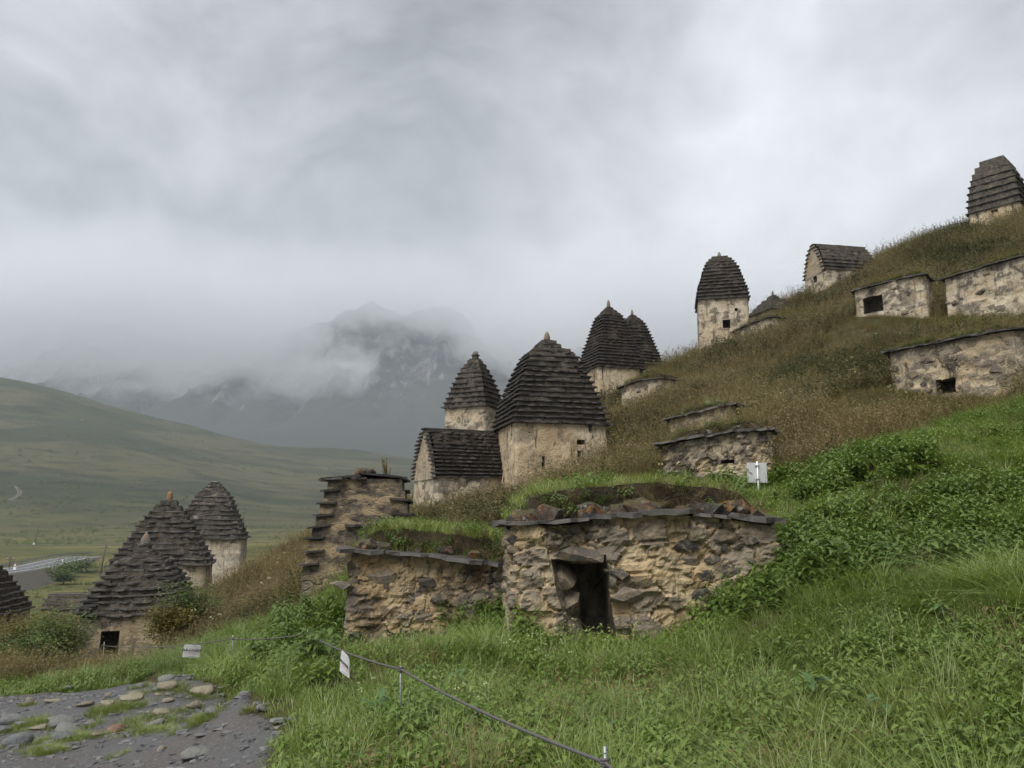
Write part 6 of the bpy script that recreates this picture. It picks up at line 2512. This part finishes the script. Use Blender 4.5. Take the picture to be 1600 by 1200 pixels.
# broad-leaved docks in the foreground grass, each leaf its own mesh
docks = [(655, 1075, 'broad leaved dock right of the rope post near the middle'), (720, 1090, 'broad leaved dock just right of the one by the rope post'), (590, 1130, 'low dock plant below the rope left of the post'), (960, 1165, 'dock plant behind the nearest rope post'),
         (1270, 1110, 'dock plant with upright leaves alone in the yellowish grass'), (1380, 1140, 'larger dock plant in the grass toward the right corner'), (1480, 980, 'glossy dock plant high on the right in the leafy bank'), (1540, 920, 'glossy dock plant topmost in the leafy bank at right'),
         (750, 1165, 'bright dock plant low in the grass under the rope'), (1220, 1040, 'dock plant in flattened grass right of the doorway tomb')]
LEAF_SH = []
for i in range(5):
    V, Fc, S = [], [], []
    leaf_quad(V, Fc, S, (0, 0, 0), (1, 0, .55 - .08 * i), (-.3, 0, 1), 1.0, .42 + .04 * i, .5, .35 + .06 * i)
    LEAF_SH.append(finish_plant('leaf_shape', V, Fc, S, M_DOCK))
for i, (px, py, lb) in enumerate(docks):
    q = hit(px, py)
    e = empty('dock_plant', q)
    rs = random.Random(i + 500)
    for k in range(7):
        o = bpy.data.objects.new('leaf', LEAF_SH[rs.randrange(5)])
        COL.objects.link(o)
        o.parent = e
        s = rs.uniform(.09, .16) * (.85 + .02 * q.y)
        o.scale = (s, s, s)
        o.location = (rs.uniform(-.03, .03), rs.uniform(-.03, .03), rs.uniform(.06, .2))
        o.rotation_euler = (0, rs.uniform(-.35, .15), k * .9 + rs.uniform(-.3, .3))
    tag(e, lb, 'dock plant', 'dock plants in the grass')

# ------------------------------------------------------------------ air
def volume_box(name, x0, x1, y0, y1, z0, z1):
    v, f = box_vf(x0, x1, y0, y1, z0, z1)
    return mesh_obj(name, v, f, None, None, False)


hz = volume_box('haze', -4600, 4600, -60, 3700, -60, 1150)
m, N = material('haze_air')
vp = N.new('ShaderNodeVolumePrincipled')
vp.inputs['Color'].default_value = (0.84, 0.91, 1.0, 1)
vp.inputs['Density'].default_value = 0.00017
vp.inputs['Anisotropy'].default_value = 0.0
o_ = N.new('ShaderNodeOutputMaterial')
N.l.new(vp.outputs[0], o_.inputs['Volume'])
hz.data.materials.append(m)
tag(hz, kind='stuff')

# low cloud wrapped round the mountain
mist = volume_box('low_cloud', -3100, 3100, 2120, 2640, 100, 1060)
m, N = material('low_cloud_vapour')
wp = N.new('ShaderNodeNewGeometry').outputs['Position']
wv = N.noise(N.mapping(wp, (1 / 420, 1 / 420, 1 / 260)), 1.0, 2, 0.5, color=True)
wq = N.vmath('ADD', N.mapping(wp, (1 / 300, 1 / 420, 1 / 190)), wv)
nz = N.noise(wq, 1.0, 5, 0.60)
s = N.sep(wp)
# cloud ceiling: thick above about 380 m, ragged below, thinned round the crag
hz_ = N.math('ADD', s[2], N.math('MULTIPLY', N.math('SUBTRACT', N.noise(N.mapping(wp, (1 / 700, 1 / 700, 1 / 500)), 1.0, 4, 0.6), 0.5), 420))
up = N.step(hz_, 260, 500)
topf = N.math('SUBTRACT', 1.0, N.step(hz_, 500, 960))
cx_ = N.math('DIVIDE', N.math('ADD', s[0], 410), 430)
cz_ = N.math('DIVIDE', N.math('SUBTRACT', s[2], 430), 300)
crag = N.math('SUBTRACT', 1.0, N.step(N.math('SQRT', N.math('ADD', N.math('MULTIPLY', cx_, cx_), N.math('MULTIPLY', cz_, cz_))), 0.45, 1.05))
wx_ = N.math('DIVIDE', N.math('ADD', s[0], 560), 260)
wz_ = N.math('DIVIDE', N.math('ADD', N.math('SUBTRACT', s[2], 400), N.math('MULTIPLY', s[0], 0.0)), 130)
wisp = N.math('SUBTRACT', 1.0, N.step(N.math('SQRT', N.math('ADD', N.math('MULTIPLY', wx_, wx_), N.math('MULTIPLY', wz_, wz_))), 0.2, 1.0))
rt_ = N.math('MULTIPLY', N.step(s[0], -160, 120), N.step(s[2], 200, 330))
up = N.math('MAXIMUM', up, N.math('MULTIPLY', rt_, 0.85))
up = N.math('ADD', up, N.math('MULTIPLY', wisp, 0.9))
thr = N.math('SUBTRACT', N.math('ADD', 0.56, N.math('MULTIPLY', crag, 0.30)), N.math('MULTIPLY', up, 0.36))
den = N.math('MULTIPLY', N.math('SUBTRACT', nz, thr), 0.045)
den = N.math('MINIMUM', N.math('MAXIMUM', den, 0.0), 0.007)
den = N.math('MULTIPLY', den, topf)
vp = N.new('ShaderNodeVolumePrincipled')
vp.inputs['Color'].default_value = (0.925, 0.94, 0.965, 1)
vp.inputs['Anisotropy'].default_value = 0.0
N.l.new(den, vp.inputs['Density'])
o_ = N.new('ShaderNodeOutputMaterial')
N.l.new(vp.outputs[0], o_.inputs['Volume'])
mist.data.materials.append(m)
tag(mist, kind='stuff')
